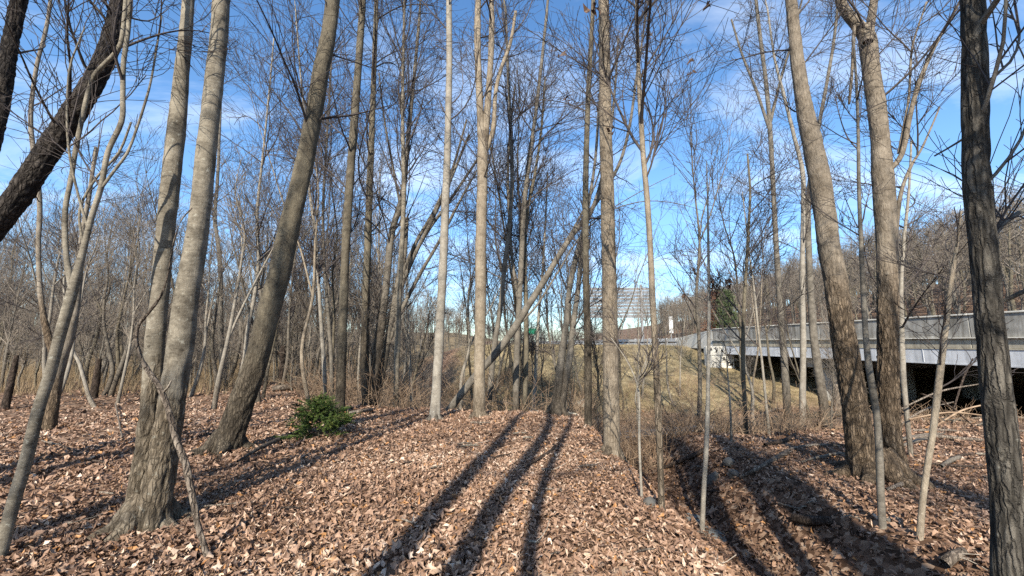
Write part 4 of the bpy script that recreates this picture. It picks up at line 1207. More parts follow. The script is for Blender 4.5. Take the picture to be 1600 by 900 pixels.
part("crossbar", trunk_mesh("crossbar", np.array([[xa - 0.1, 0.14, zc + 0.10, 0.085], [xa * .5, 0.15, zc + 0.03, 0.085], [0.12, 0.14, zc - 0.04, 0.08]]), DEADDARK, 12, 0.08, 0.006, 20, 0, 5, (-9, -8), 0.5, 5), fence)

def stub(px, py, top_py, w, lean, mat, label, seed, Y=None):
    p = hit(px, py); yy = p[1]
    zt_ = at(px, top_py, yy)[2] - p[2]
    r = 0.5 * w / FPX * yy
    root = thing("dead_stub", label, "stump", tuple(p))
    rows = np.array([[0, 0, -0.2, r * 1.15], [0, 0, 0.1, r * 1.05], [lean * .5, 0, zt_ * .55, r * .95], [lean, 0, zt_, r * .6]])
    part("trunk", trunk_mesh("trunk", rows, mat, 18, 0.05, 0.01, 20, 0.3, 4, (9, 10), 0.6, seed), root)
stub(146, 622, 560, 9, 0.03, DEADDARK, "dark broken stub beside the small pale bent tree", 3)
stub(8, 640, 555, 9, 0.10, DEADDARK, "dark broken stub at the far left edge", 5)
stub(1310, 640, 600, 10, 0.05, DEADWOOD, "short pale stub behind the massive brown twin trunks", 6)

# ------------------------------------------------------------------ leaning vine in front of the twin maple
def limb_thing(name, label, cat, path, Ys, mat, sides=14, step=0.04, relief=0.003, twigs=0, group=None, seed=1):
    Ys = np.interp(np.linspace(0, 1, len(path)), np.linspace(0, 1, len(Ys)), Ys)
    rows = []
    for (px, py, w), yy in zip(path, Ys):
        p = at(px, py, yy); rows.append([*p, 0.5 * w / FPX * yy / ray(px, py)[1] / math.sqrt(1 + ray(px, py)[0] ** 2)])
    rows = np.array(rows)
    org = rows[0, :3].copy()
    root = thing(name, label, cat, tuple(org), 0, group)
    rows[:, :3] -= org
    part("stem", trunk_mesh("stem", rows, mat, sides, step, relief, 30, 0, 5, (9, 10), 0.35, seed), root)
    return root, rows
yv = hit(326, 878)[1]
rt, _ = limb_thing("vine_stem", "bare woody vine slanting from the ground across the twin maple", "vine",
           [(330, 892, 11), (322, 862, 11), (308, 815, 11), (300, 770, 12), (290, 725, 13), (277, 690, 12), (267, 655, 11), (258, 625, 10), (246, 600, 10), (232, 580, 9), (220, 558, 8), (213, 532, 8), (218, 506, 7), (236, 484, 7), (252, 460, 5), (262, 430, 4), (270, 385, 3), (283, 345, 2), (300, 325, 2)],
           [yv, yv + 0.05, 3.35, 3.2, 3.15], DEADWOOD, 18, 0.03, 0.004)
rows = np.array([[*(at(256, 612, 3.28) - at(330, 892, yv)), 0.010], [*(at(263, 604, 3.24) - at(330, 892, yv)), 0.009], [*(at(268, 594, 3.22) - at(330, 892, yv)), 0.006]])
part("side_shoot", trunk_mesh("side_shoot", rows, DEADWOOD, 10, 0.02), rt)

# ------------------------------------------------------------------ little fir
def fir(px, py, ht):
    p = hit(px, py)
    rng = np.random.default_rng(21)
    root = thing("fir_sapling", "small bushy green fir growing in the leaves by the olive trunk", "fir tree", tuple(p))
    rows = np.array([[0, 0, -0.1, 0.018], [0.01, 0, ht * .4, 0.013], [0, 0.01, ht * .8, 0.008], [0, 0, ht, 0.003]])
    part("trunk", trunk_mesh("trunk", rows, BARK['olive'], 10, 0.05), root)
    m, nd, lk, b = mat_new("fir_needles", 0.55, 0.35)
    tc = nd.new("ShaderNodeTexCoord"); n = noise(nd, lk, tc.outputs["Object"], 9, 3)
    r = ramp(nd, [(0.3, (0.032, 0.060, 0.013)), (0.52, (0.085, 0.13, 0.028)), (0.7, (0.19, 0.22, 0.055))]); lk.new(n.outputs[0], r.inputs[0]); lk.new(r.outputs[0], b.inputs["Base Color"])
    sh = as_shoot(rows)
    br, rr = [], []
    for k in range(76):
        z = ht * (0.05 + 0.88 * (k + rng.random()) / 76)
        a = rng.uniform(0, 6.283)
        ln = (0.56 * (1 - (z / ht)) ** 0.75 + 0.08) * rng.uniform(0.45, 1.25)
        d = np.array([math.cos(a), math.sin(a), rng.uniform(0.05, 0.45)])
        t = np.linspace(0, 1, 6)[:, None]
        pts_ = np.array([0, 0, z]) + d * ln * t + np.array([0, 0, -0.10]) * ln * t ** 2 + np.array([0, 0, .06]) * t ** 3
        br.append(pts_); rr.append(np.linspace(0.006, 0.0015, 6))
        v, q = tubes(pts_[None], rr[-1][None], 4)
        part("branch", np_mesh("branch", v, [q], BARK['olive']), root)
    br = np.array(br); rr = np.array(rr)
    s2_, r2_ = grow(br, rr, 1000, 0.2, 1.0, 0.19, 0.5, 0.85, -0.01, 0.04, 4, 0.01, 0.0012, rng, 0.4, 0.75)
    allb = np.concatenate([br[:, ::1][:, [0, 2, 3, 5]], s2_])
    N = 64000
    idx = rng.integers(0, len(allb), N); u = rng.uniform(0.1, 1.0, N) * 3; k = np.minimum(u.astype(int), 2); f = (u - k)[:, None]
    a_, b_ = allb[idx, k], allb[idx, k + 1]
    pos = a_ * (1 - f) + b_ * f
    t = b_ - a_; t /= np.linalg.norm(t, axis=1, keepdims=True)
    w = rng.normal(size=(N, 3)); w[:, 2] = np.abs(w[:, 2]) * 0.6; w -= (w * t).sum(1, keepdims=True) * t; w /= np.linalg.norm(w, axis=1, keepdims=True)
    d = t * 0.6 + w * 0.8
    sd = np.cross(d, rng.normal(size=(N, 3))); sd /= np.linalg.norm(sd, axis=1, keepdims=True)
    ln = rng.uniform(0.02, 0.036, N)[:, None]
    v = np.stack([pos - sd * 0.0034, pos + sd * 0.0034, pos + d * ln], 1).reshape(-1, 3)
    o = part("needles", np_mesh("needles", v, [np.arange(N * 3).reshape(-1, 3)], m, False), root)
    tag(o, kind='stuff')
fir(497, 684, 0.68)

# ------------------------------------------------------------------ rocks and slabs
def rock(px, py, w, h, seed, label, mat=ROCK, flat=1.0, dy=0.0):
    p = hit(px, py + h / 2)
    yy = p[1]
    rng = np.random.default_rng(seed)
    bm = bmesh.new(); bmesh.ops.create_icosphere(bm, subdivisions=3, radius=1)
    co = np.array([v.co[:] for v in bm.verts])
    # cut by random planes for facets
    for _ in range(12):
        n = rng.normal(size=3); n /= np.linalg.norm(n); dd = rng.uniform(0.45, 0.8)
        s = co @ n
        co = co - np.maximum(0, s - dd)[:, None] * n
    co *= (1 + 0.10 * (vnoise(co * 2.3 + seed) - 0.5) + 0.05 * (vnoise(co * 7 + seed) - 0.5))[:, None]
    hw = 0.5 * w / FPX * yy
    co *= np.array([hw * 1.15, hw * rng.uniform(0.8, 1.2), 0.62 * h / FPX * yy * flat])
    for v, c in zip(bm.verts, co): v.co = c
    me = bpy.data.meshes.new("rock"); bm.to_mesh(me); bm.free(); me.materials.append(mat)
    o = link("rock", me, None, (p[0], yy + dy, p[2] + 0.02 * h / FPX * yy * flat))
    o.rotation_euler = (0, 0, rng.uniform(0, 6))
    tag(o, label, "rock")
rock(1114, 738, 20, 26, 3, "tall grey rock right behind the pale ditch sapling")
rock(1142, 715, 20, 17, 4, "upper grey rock on the right slope of the ditch")
rock(1146, 737, 20, 16, 5, "lower grey rock on the right slope of the ditch")
rock(1112, 826, 60, 20, 6, "broad flat wet stone at the foot of the pale ditch sapling", SLAB, 0.55)
rock(1010, 770, 26, 34, 7, "grey stone wedged in the slope by the crooked sapling", ROCK, 0.5)
rock(1082, 805, 34, 14, 8, "flat stone left of the pale ditch sapling", SLAB, 0.6)
rock(890, 640, 26, 20, 11, "pale stone on the far shore of the stream", CONC_TAN, 0.7)
rock(1395, 808, 26, 12, 12, "low stone in the leaves beside the smooth grey sapling", ROCK, 0.7)
rock(905, 622, 34, 22, 13, "tan boulder above the stream between the slim stems", CONC_TAN, 0.8)

# moss at the foot of the leaning trunk
p = hit(328, 708)
n = 1500
rg = np.random.default_rng(4)
a = rg.uniform(0, 6.28, n); r_ = 0.13 * np.sqrt(rg.uniform(0, 1, n))
b0 = np.stack([r_ * np.cos(a), r_ * np.sin(a), 0.10 * (1 - (r_ / 0.14) ** 2)], 1)
dr = np.stack([np.cos(a) * r_ * 6, np.sin(a) * r_ * 6, 0.7 + 0 * a], 1) + rg.normal(size=(n, 3)) * .4
dr /= np.linalg.norm(dr, axis=1, keepdims=True)
sd = np.cross(dr, rg.normal(size=(n, 3))); sd /= np.linalg.norm(sd, axis=1, keepdims=True)
v = np.stack([b0 - sd * .004 - dr * 0.05, b0 + sd * .004 - dr * 0.05, b0 + dr * .03], 1).reshape(-1, 3)
mm, nd, lk, b = mat_new("yellow_moss", 0.9, 0.1)
tc = nd.new("ShaderNodeTexCoord"); nn = noise(nd, lk, tc.outputs["Object"], 20, 3)
rp = ramp(nd, [(0.3, (0.12, 0.10, 0.015)), (0.7, (0.33, 0.26, 0.05))]); lk.new(nn.outputs[0], rp.inputs[0]); lk.new(rp.outputs[0], b.inputs["Base Color"])
tag(link("moss_clump", np_mesh("moss_clump", v, [np.arange(n * 3).reshape(-1, 3)], mm, False), None, tuple(p)), "yellow-green moss clump at the foot of the leaning trunk", "moss")

# ------------------------------------------------------------------ fallen sticks and logs
def stick(name, label, cat, path, mat=DEADWOOD, lift=0.5, twig=3, seed=1, group=None):
    """path (px, py, w) lies on the ground"""
    rng = np.random.default_rng(500 + seed)
    rows = []
    for px, py, w in path:
        p = hit(px, py); r = 0.5 * w / FPX * p[1]
        rows.append([p[0], p[1], float(Hm(np.array(p[0]), np.array(p[1]))) + r * max(lift, 0.9) + 0.04, r])
    rows = np.array(rows); org = rows[0, :3].copy()
    rows[:, :3] -= org
    root = thing(name, label, cat, tuple(org), 0, group)
    w = max(s[2] for s in path)
    part("stem", trunk_mesh("stem", rows, mat, 14 if w > 5 else 8, 0.05, 0.003 if w > 6 else 0.0, 30, 0, 5, (9, 10), 0.4, seed), root)
    if twig:
        sh = as_shoot(rows, 10)
        b1, r1 = grow(sh[None, :, :3], sh[None, :, 3], twig, 0.3, 1, 0.3, 0.4, 0.9, 0.05, 0.15, 4, 0.02, 0.003, rng)
        for k in range(twig):
            vv, qq = tubes(b1[k:k + 1], r1[k:k + 1], 4)
            part("side_twig", np_mesh("side_twig", vv, [qq], mat), root)
stick("fallen_branch", "pale fallen branch lying from the leaning trunk toward the fir", "branch", [(370, 728, 3), (410, 705, 6), (450, 688, 7), (480, 675, 8)], DEADWOOD, seed=1)
stick("fallen_log", "dark rotten log lying in the leaves on the lower right bank", "log", [(1242, 822, 12), (1265, 826, 14), (1300, 825, 10)], DEADDARK, 0.8, 0, seed=2)
stick("fallen_branch", "bare pale pole lying on the right slope of the ditch", "branch", [(1158, 752, 4), (1190, 735, 6), (1225, 716, 7), (1232, 712, 6)], DEADWOOD, seed=3)
stick("fallen_branch", "long dark branch lying along the rim in front of the bridge trees", "branch", [(1195, 700, 4), (1235, 690, 6), (1270, 668, 7), (1305, 655, 5)], DEADDARK, seed=4)
stick("fallen_branch", "pale branch lying from the brown twin trunks to the tan sapling", "branch", [(1385, 772, 4), (1415, 762, 6), (1440, 752, 5)], DEADWOOD, seed=5)
stick("fallen_branch", "crooked grey branch on the crest of the path", "branch", [(818, 738, 2), (845, 722, 4), (862, 710, 4), (868, 702, 3)], DEADDARK, seed=6)
stick("fallen_branch", "thin pale stick across the foot of the twin maple", "branch", [(150, 846, 3), (230, 822, 3), (300, 806, 3), (375, 795, 2)], DEADWOOD, 2, 0, seed=7)
stick("fallen_branch", "whitish branch lying behind the tan forked trunk", "branch", [(760, 628, 3), (790, 634, 5), (820, 640, 5), (840, 648, 4)], BARK['pale'], seed=8)
stick("fallen_branch", "grey pole lying at the crest left of the pale trunk", "branch", [(545, 650, 5), (580, 645, 5), (620, 640, 5)], DEADWOOD, seed=9)
stick("fallen_branch", "jumbled pale sticks just left of the pale trunk", "branch", [(630, 632, 3), (655, 628, 3), (678, 632, 3)], BARK['pale'], 2, 5, seed=10)
stick("fallen_branch", "short stick at the bottom right of the mound", "branch", [(1092, 868, 3), (1112, 880, 4), (1130, 893, 3)], DEADWOOD, seed=11)
stick("fallen_branch", "mossy branch end at the bottom right by the dark trunk", "branch", [(1478, 895, 14), (1492, 882, 13), (1508, 872, 9)], DEADWOOD, seed=12)
stick("fallen_branch", "long grey pole lying behind the brown twin trunks", "branch", [(1412, 690, 5), (1460, 686, 6), (1500, 690, 5), (1536, 692, 4)], DEADWOOD, seed=13)
stick("fallen_branch", "white broken branch behind the tan sapling", "branch", [(1408, 702, 3), (1430, 694, 5), (1448, 690, 4)], BARK['pale'], seed=14)
stick("fallen_branch", "curved white branch on the right bank near the dark trunk", "branch", [(1472, 734, 4), (1486, 726, 6), (1500, 720, 5)], BARK['pale'], 0.8, 2, seed=15)
stick("fallen_log", "pale grey log lying at the edge of the left thicket", "log", [(425, 612, 8), (455, 610, 9), (490, 606, 8)], DEADWOOD, seed=16)
stick("fallen_branch", "thin stick poking up from the leaves left of the twin maple", "branch", [(190, 690, 2), (186, 668, 2), (180, 634, 2)], DEADWOOD, 2, 2, seed=17)
stick("fallen_branch", "dark wet branch lying in the ditch bed", "branch", [(1040, 735, 5), (1075, 722, 6), (1105, 706, 5)], DEADDARK, seed=18)
for k in range(46):
    rg = np.random.default_rng(800 + k)
    px, py = rg.uniform(20, 1540), rg.uniform(660, 880)
    an = rg.uniform(-0.5, 0.5); ln = rg.uniform(12, 38)
    stick("fallen_stick", f"thin {['grey', 'dark', 'pale'][k % 3]} dry stick lying among the leaves {'left of the twin maple' if px < 180 else 'on the left floor before the leaning trunk' if px < 480 else 'on the crown of the mound' if px < 850 else 'on the ditch side of the mound' if px < 1120 else 'on the right bank'}", "stick",
          [(px, py, 2.0), (px + math.cos(an) * ln * .5, py - math.sin(an) * ln * .4 + rg.normal(), 2.9), (px + math.cos(an) * ln, py - math.sin(an) * ln * .7, 1.6)],
          [DEADWOOD, DEADDARK, BARK['pale']][k % 3], 1.5, 1 if k % 2 else 0, 30 + k, f"thin {['grey', 'dark', 'pale'][k % 3]} sticks {'left of the twin maple' if px < 180 else 'on the left floor' if px < 480 else 'on the mound' if px < 850 else 'on the ditch side' if px < 1120 else 'on the right bank'}")
for k in range(16):
    rg = np.random.default_rng(900 + k)
    px, py = rg.uniform(1180, 1540), rg.uniform(650, 735)
    an = rg.uniform(-0.35, 0.45); ln = rg.uniform(40, 110)
    stick("fallen_branch", f"{['weathered', 'dark', 'bleached'][k % 3]} branch among many lying on the right bank by the bridge", "branch",
          [(px, py, 2.2), (px + math.cos(an) * ln * .35, py - math.sin(an) * ln * .3 + rg.normal() * 2, 3.6), (px + math.cos(an) * ln * .7, py - math.sin(an) * ln * .5 + rg.normal() * 2, 3.0), (px + math.cos(an) * ln, py - math.sin(an) * ln * .6, 1.4)],
          [DEADWOOD, DEADDARK, BARK['pale']][k % 3], 1.5, 4, 60 + k, f"{['weathered', 'dark', 'bleached'][k % 3]} branches lying on the right bank")
# criss-cross brushwood before the bridge
for k, (a_, b_) in enumerate([((1405, 640), (1530, 600)), ((1420, 655), (1545, 650)), ((1440, 615), (1520, 665)), ((1400, 668), (1490, 628)), ((1455, 670), (1548, 630)), ((1490, 640), (1520, 560))]):
    yy = 8.2 + 0.25 * k
    limb_thing("brushwood_branch", "bare branch in the tangled brushwood before the dark bridge opening", "branch",
               [(a_[0], a_[1], 3), ((a_[0] + b_[0]) / 2, (a_[1] + b_[1]) / 2 - 8, 4), (b_[0], b_[1], 2.5)], [yy, yy + 0.3], [DEADWOOD, STEM, DEADDARK][k % 3], 8, 0.1, 0, group="tangled brushwood branches before the bridge", seed=k)

# ------------------------------------------------------------------ leaves
def leaf_geo(pos, nrm_tilt, size, rng, up=None):
    """many curled leaves: pos (n,3) -> verts (n*8,3), quads, tris"""
    n = len(pos)
    T = np.array([[-0.55, 0], [-0.18, 0], [0.22, 0], [0.62, 0], [-0.22, 0.25], [0.2, 0.21], [-0.22, -0.25], [0.2, -0.21]])
    T = np.broadcast_to(T, (n, 8, 2)).copy()
    T[:, 4:, 1] *= rng.uniform(0.42, 1.15, (n, 1))
    T += rng.normal(size=T.shape) * 0.06
    fold = rng.uniform(-0.3, 1.25, (n, 1)); curl = rng.normal(size=(n, 1)) * 0.85
    z = np.abs(T[:, :, 1]) * fold * 1.5 + (T[:, :, 0] ** 2) * curl + rng.normal(size=(n, 8)) * 0.05
    loc = np.concatenate([T, z[:, :, None]], 2) * size[:, None, None]
    a = rng.uniform(0, 2 * math.pi, n); tx = rng.normal(size=n) * nrm_tilt; ty = rng.normal(size=n) * nrm_tilt
    ca, sa = np.cos(a), np.sin(a)
    cx, sx, cy, sy = np.cos(tx), np.sin(tx), np.cos(ty), np.sin(ty)
    x, y, zz_ = loc[:, :, 0], loc[:, :, 1], loc[:, :, 2]
    y, zz_ = y * cx[:, None] - zz_ * sx[:, None], y * sx[:, None] + zz_ * cx[:, None]
    x, zz_ = x * cy[:, None] + zz_ * sy[:, None], -x * sy[:, None] + zz_ * cy[:, None]
    x, y = x * ca[:, None] - y * sa[:, None], x * sa[:, None] + y * ca[:, None]
    v = np.stack([x, y, zz_], 2) + pos[:, None, :]
    o = (np.arange(n) * 8)[:, None]
    qd = np.concatenate([np.array([[1, 2, 5, 4]]) + o, np.array([[2, 1, 6, 7]]) + o])
    tr = np.concatenate([np.array([[0, 1, 4]]) + o, np.array([[1, 0, 6]]) + o, np.array([[2, 3, 5]]) + o, np.array([[3, 2, 7]]) + o])
    return v.reshape(-1, 3), qd, tr

rl = np.random.default_rng(31)
def wedge(n, r0, r1):
    a = rl.uniform(-1.08, 1.08, n); r = np.sqrt(rl.uniform(r0 * r0, r1 * r1, n))
    return r * np.sin(a), r * np.cos(a)
xs, ys, sz = [], [], []
for n, r0, r1, s0, s1 in ((68000, 0.8, 6.0, 0.026, 0.066), (40000, 6.0, 11.0, 0.045, 0.092), (24000, 11.0, 19.0, 0.07, 0.125), (9000, 19.0, 30.0, 0.11, 0.17)):
    x, y = wedge(n, r0, r1)
    xs.append(x); ys.append(y); sz.append(rl.uniform(s0, s1, n))
x = np.concatenate(xs); y = np.concatenate(ys); size = np.concatenate(sz)
size = size * np.maximum(0.86, 0.97 + 0.6 * noise2(x, y, 0.6, 17)) * np.where(np.hypot(x - 0.45, (y - 5) * 0.25) < 0.9, 0.8, 1.0)
keep = ((noise2(x, y, 1.3, 21) < 0.24) | (rl.random(len(x)) < 0.7))
keep &= (grassiness(x, y) < 0.35) & (poly_dist(x, y, STREAM) > 1.6)
x, y, size = x[keep], y[keep], size[keep]
z = Hm(x, y) + rl.uniform(0.004, 0.045, len(x))
tint = np.clip(rl.normal(0.5, 0.185, len(x)) + 0.25 * noise2(x, y, 0.7, 9) + 0.2 * noise2(x, y, 2.5, 12), 0, 0.93)
tint = np.clip(tint - 0.26 * np.exp(-((x - 2.9 - 0.02 * y) / 1.1) ** 2) - 0.07 * ss(2, 4, x), 0, 0.93)   # leaves tinted darker along the ditch, slightly darker on the right bank
tint[rl.random(len(x)) < 0.03] = 1.0
# the 300 leaves that show largest are single parts of the ground
d3 = np.stack([x, y, z - EYE], 1)
dep = d3[:, 1] * CP + d3[:, 2] * SP
pxx = 800 + FPX * d3[:, 0] / dep; pyy = 450 - FPX * (-d3[:, 1] * SP + d3[:, 2] * CP) / dep
app = np.where((pxx > 5) & (pxx < 1595) & (pyy > 600) & (pyy < 893), size / dep, 0)
top300 = np.argsort(-app)[:300]
mask = np.ones(len(x), bool); mask[top300] = False
def lobed_leaf(seed):
    rg = np.random.default_rng(seed)
    n = 15
    a = np.linspace(0, 2 * math.pi, n, endpoint=False)
    rad = 0.42 + 0.13 * np.cos(5 * a) + rg.normal(size=n) * 0.03 + 0.07 * np.cos(a)
    X, Y_ = rad * np.cos(a) * 1.15, rad * np.sin(a) * (0.85 + rg.uniform(-.15, .15))
    fold, curl = rg.uniform(0.2, 1.1), rg.normal() * 1.1
    Z = np.abs(Y_) * fold + X ** 2 * curl + 0.08 * np.sin(3 * a + seed) * rad + rg.normal(size=n) * 0.02
    inner = np.stack([X * .5, Y_ * .5, np.abs(Y_ * .5) * fold + (X * .5) ** 2 * curl], 1)
    v = np.concatenate([[[0, 0, 0]], inner, np.stack([X, Y_, Z], 1)])
    k = np.arange(n); k2 = (k + 1) % n
    tr = np.stack([0 * k, 1 + k, 1 + k2], 1); q = np.stack([1 + k, 1 + n + k, 1 + n + k2, 1 + k2], 1)
    return np_mesh("leaf", v, [q, tr], LEAF_O)
leaf_meshes = [lobed_leaf(600 + k) for k in range(14)]
for k, i in enumerate(top300):
    o = link("leaf", leaf_meshes[k % 14], ground, (x[i], y[i], z[i] + 0.012))
    s = size[i] * 0.8
    o.scale = (s, s, s)
    o.rotation_euler = (rl.normal() * 0.55, rl.normal() * 0.55, rl.uniform(0, 6.28))
v, qd, tr = leaf_geo(np.stack([x, y, z], 1)[mask], 0.5, size[mask], rl)
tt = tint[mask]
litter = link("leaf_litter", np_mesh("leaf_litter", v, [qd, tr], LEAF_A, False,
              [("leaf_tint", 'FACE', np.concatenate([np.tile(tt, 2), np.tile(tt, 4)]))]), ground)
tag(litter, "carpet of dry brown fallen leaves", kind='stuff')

# curled dead leaves still hanging on some twigs
def hanging(root_label, n, zr, spread, seed):
    root, Y = TREES[root_label]
    rg = np.random.default_rng(seed)
    tw = [c for c in root.children if c.name.startswith("twigs")][0].data
    co = np.zeros(len(tw.vertices) * 3, np.float32); tw.vertices.foreach_get("co", co); co = co.reshape(-1, 3)
    ok = co[(co[:, 2] > zr[0]) & (co[:, 2] < zr[1])]
    if len(ok) < 10: ok = co
    cs = ok[rg.integers(0, len(ok), max(1, n // 4))]
    pos = np.repeat(cs, 4, 0) + rg.normal(size=(len(cs) * 4, 3)) * spread * 0.7 - np.array([0, 0, 0.04])
    vv, q_, t_ = leaf_geo(pos, 1.2, rg.uniform(0.05, 0.09, len(pos)), rg)
    o = link("dead_leaves", np_mesh("dead_leaves", vv, [q_, t_], LEAF_A, False, [("leaf_tint", 'FACE', rg.uniform(0.0, 0.2, len(q_) + len(t_)))]), root)
    tag(o, kind='stuff')
hanging("pale slender sapling in the ditch bottom with curled dead leaves near its tip", 60, (1.9, 4.5), 0.035, 3)
hanging("thin tan trunk rooted on the ditch slope right of the tall trunk", 90, (3, 12), 0.05, 4)
hanging("tall straight tan flaky trunk on the right edge of the mound", 60, (5, 12), 0.05, 5)

# ------------------------------------------------------------------ dry grass, brush
def blades(pts_, ht, wd, n_per, rng, lean=0.5):
    n = len(pts_) * n_per
    b_ = np.repeat(pts_, n_per, 0) + np.concatenate([rng.normal(size=(n, 2)) * 0.06, np.zeros((n, 1))], 1)
    h_ = np.repeat(ht, n_per) * rng.uniform(0.5, 1.2, n)
    d = np.stack([rng.normal(size=n) * lean, rng.normal(size=n) * lean, np.ones(n)], 1); d /= np.linalg.norm(d, axis=1, keepdims=True)
    sd = np.cross(d, rng.normal(size=(n, 3))); sd /= np.linalg.norm(sd, axis=1, keepdims=True) + 1e-9
    v_ = np.stack([b_ - sd * wd, b_ + sd * wd, b_ + d * h_[:, None]], 1).reshape(-1, 3)
    return v_, np.arange(n * 3).reshape(-1, 3)
def grass_mat(name, stops):
    m, nd, lk, b = mat_new(name, 0.85, 0.15)
    tc = nd.new("ShaderNodeTexCoord"); n_ = noise(nd, lk, tc.outputs["Object"], 0.9, 6, 0.7)
    r = ramp(nd, stops); lk.new(n_.outputs[0], r.inputs[0]); lk.new(r.outputs[0], b.inputs["Base Color"])
    return m
rg = np.random.default_rng(55)
gx_ = rg.uniform(-8, 24, 30000); gy_ = rg.uniform(22, 60, 30000)
kp = grassiness(gx_, gy_) > 0.3
gx_, gy_ = gx_[kp], gy_[kp]
pz = np.stack([gx_, gy_, H(gx_, gy_) - 0.02], 1)
v, t = blades(pz, 0.12 + 0.34 * ss(0.1, 0.55, noise2(gx_, gy_, 0.5, 4) + 0.2), 0.009, 5, rg, 0.7)
tag(link("bank_grass", np_mesh("bank_grass", v, [t], grass_mat("straw_grass", [(0.34, (0.11, 0.09, 0.045)), (0.5, (0.27, 0.215, 0.12)), (0.68, (0.43, 0.355, 0.215))]), False)),
    "short straw-coloured winter grass on the road bank", kind='stuff')
gx_ = rg.uniform(-60, -6, 16000); gy_ = rg.uniform(19, 50, 16000)
kp = (gx_ < -7 - 0.1 * gy_ + 2.5 * noise2(gx_, gy_, 0.2, 6)) & (noise2(gx_, gy_, 0.25, 8) > -0.08)
gx_, gy_ = gx_[kp], gy_[kp]
v, t = blades(np.stack([gx_, gy_, H(gx_, gy_) - 0.02], 1), 0.5 + 0.5 * rg.random(len(gx_)), 0.008, 5, rg, 0.25)
tag(link("tall_grass", np_mesh("tall_grass", v, [t], grass_mat("tall_dry_grass", [(0.3, (0.16, 0.11, 0.065)), (0.7, (0.36, 0.27, 0.16))]), False)),
    "tall dry grass standing between the trunks of the left woods", kind='stuff')

bx, by, bl = [], [], []
nb = 0
while nb < 5600:
    y_ = rg.uniform(9.5, 34); x_ = rg.uniform(-11, 20)
    dS = float(poly_dist(np.array(x_), np.array(y_), STREAM))
    if x_ > 1 and y_ > 20 and rg.random() < 0.35: continue
    if dS < 0.9 or dS > 7.5 or y_ < 10.0 or (y_ < 11.2 and x_ > -0.5 and x_ < 1.5): continue
    dn = float(noise2(np.array(x_), np.array(y_), 0.5, 3)) + 0.5
    if rg.random() > dn * 1.3: continue
    if x_ > 9 and rg.random() < 0.5: continue
    bx.append(x_); by.append(y_); bl.append(rg.uniform(0.5, 2.1) * (0.55 if x_ > 6 else 1.0)); nb += 1
for _ in range(1100):                 # reeds and brambles along the gully
    x_, y_ = rg.uniform(1.3, 9.0), rg.uniform(9.8, 16.5)
    if float(poly_dist(np.array(x_), np.array(y_), STREAM)) < 0.8 or (y_ < 11 and x_ > 4): continue
    bx.append(x_); by.append(y_); bl.append(rg.uniform(0.5, 1.25)); nb += 1
for _ in range(1500):                 # brambles up the road bank
    x_, y_ = rg.uniform(0.5, 17.0), rg.uniform(20.5, 34)
    if float(noise2(np.array(x_), np.array(y_), 0.45, 13)) < -0.02: continue
    bx.append(x_); by.append(y_); bl.append(rg.uniform(0.5, 1.5)); nb += 1
nb = len(bx)
bx, by, bl = map(np.array, (bx, by, bl))
root_p = np.stack([bx, by, H(bx, by) - 0.05], 1)
d = np.stack([rg.normal(size=nb) * .45, rg.normal(size=nb) * .45, np.ones(nb)], 1); d /= np.linalg.norm(d, axis=1, keepdims=True)
P_ = 5
bp = np.zeros((nb, P_, 3)); bp[:, 0] = root_p
for k in range(1, P_):
    d = d + rg.normal(size=(nb, 3)) * 0.16 + np.stack([d[:, 0] * .12, d[:, 1] * .12, -0.10 * np.ones(nb)], 1)
    d /= np.linalg.norm(d, axis=1, keepdims=True)
    bp[:, k] = bp[:, k - 1] + d * (bl / (P_ - 1))[:, None]
br_ = np.linspace(1, 0.45, P_)[None] * rg.uniform(0.005, 0.010, nb)[:, None]
s2p, s2r = grow(bp, br_, 11000, 0.25, 1.0, 0.6, 0.4, 1.0, 0.02, 0.18, 4, 0.01, 0.004, rg)
v, q = join([tubes(bp, br_, 3), tubes(s2p, s2r, 3)])
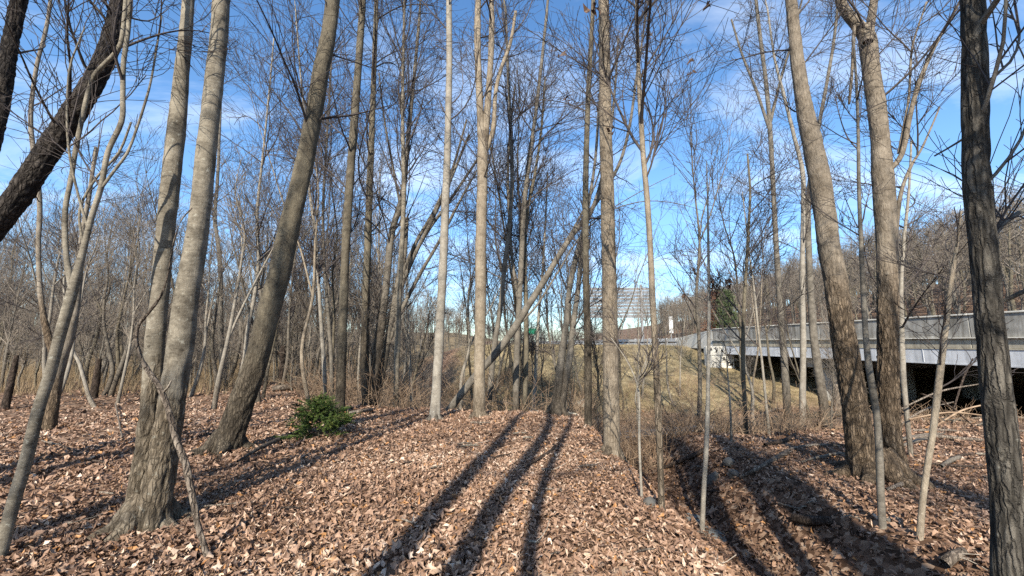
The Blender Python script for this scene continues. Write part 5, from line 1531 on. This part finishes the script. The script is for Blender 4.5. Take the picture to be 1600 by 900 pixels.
tag(link("undergrowth", np_mesh("undergrowth", v, [q], STEM)), "tangled leafless brown brush along the stream", kind='stuff')

# ------------------------------------------------------------------ evergreens on the hillside
def evergreen(px, py_top, py_base, Y, label, stops, wid, seed, name="pine_tree"):
    p = at(px, py_base, Y); top = at(px, py_top, Y); g = h1(p[0], p[1])
    ht = top[2] - g
    root = thing(name, label, "tree", (p[0], p[1], g))
    rows = np.array([[0, 0, -0.3, 0.2], [0, 0, ht * .5, 0.13], [0, 0, ht * .97, 0.03]])
    part("trunk", trunk_mesh("trunk", rows, BARK['brown'], 8, 0.6), root)
    rg_ = np.random.default_rng(seed)
    N = 5200
    # clumps at branch ends
    nc = 130
    cz = ht * rg_.uniform(0.25, 0.98, nc); cr = wid * (1 - ((cz / ht) - 0.2) ** 1.3) * rg_.uniform(0.3, 1.05, nc); ca_ = rg_.uniform(0, 6.28, nc)
    c = np.stack([cr * np.cos(ca_), cr * np.sin(ca_), cz], 1)
    i = rg_.integers(0, nc, N)
    pos = c[i] + rg_.normal(size=(N, 3)) * np.array([.45, .45, .22])
    vv, q_, t_ = leaf_geo(pos, 0.9, rg_.uniform(0.18, 0.34, N), rg_)
    o = part("crown", np_mesh("crown", vv, [q_, t_], grass_mat(name + "_foliage", stops), False), root)
    tag(o, kind='stuff')
    # limbs carry the clumps
    bb = np.stack([np.stack([0 * cr, 0 * cr, cz - 0.3], 1), c * np.array([.5, .5, 1]) - np.array([0, 0, .12]), c], 1)
    vv, qq = tubes(bb, np.broadcast_to(np.array([[.05, .035, .02]]), (nc, 3)), 3)
    part("limbs", np_mesh("limbs", vv, [qq], BARK['brown']), root)
evergreen(1136, 452, 520, 72, "green pine on the hillside beyond the bridge end", [(0.3, (0.035, 0.05, 0.022)), (0.55, (0.075, 0.098, 0.042)), (0.75, (0.12, 0.14, 0.065))], 2.3, 1)
evergreen(1120, 455, 520, 74, "russet-leaved oak beside the green pine on the hillside", [(0.3, (0.09, 0.04, 0.025)), (0.6, (0.2, 0.09, 0.05)), (0.75, (0.28, 0.15, 0.08))], 1.8, 2, "oak_tree")
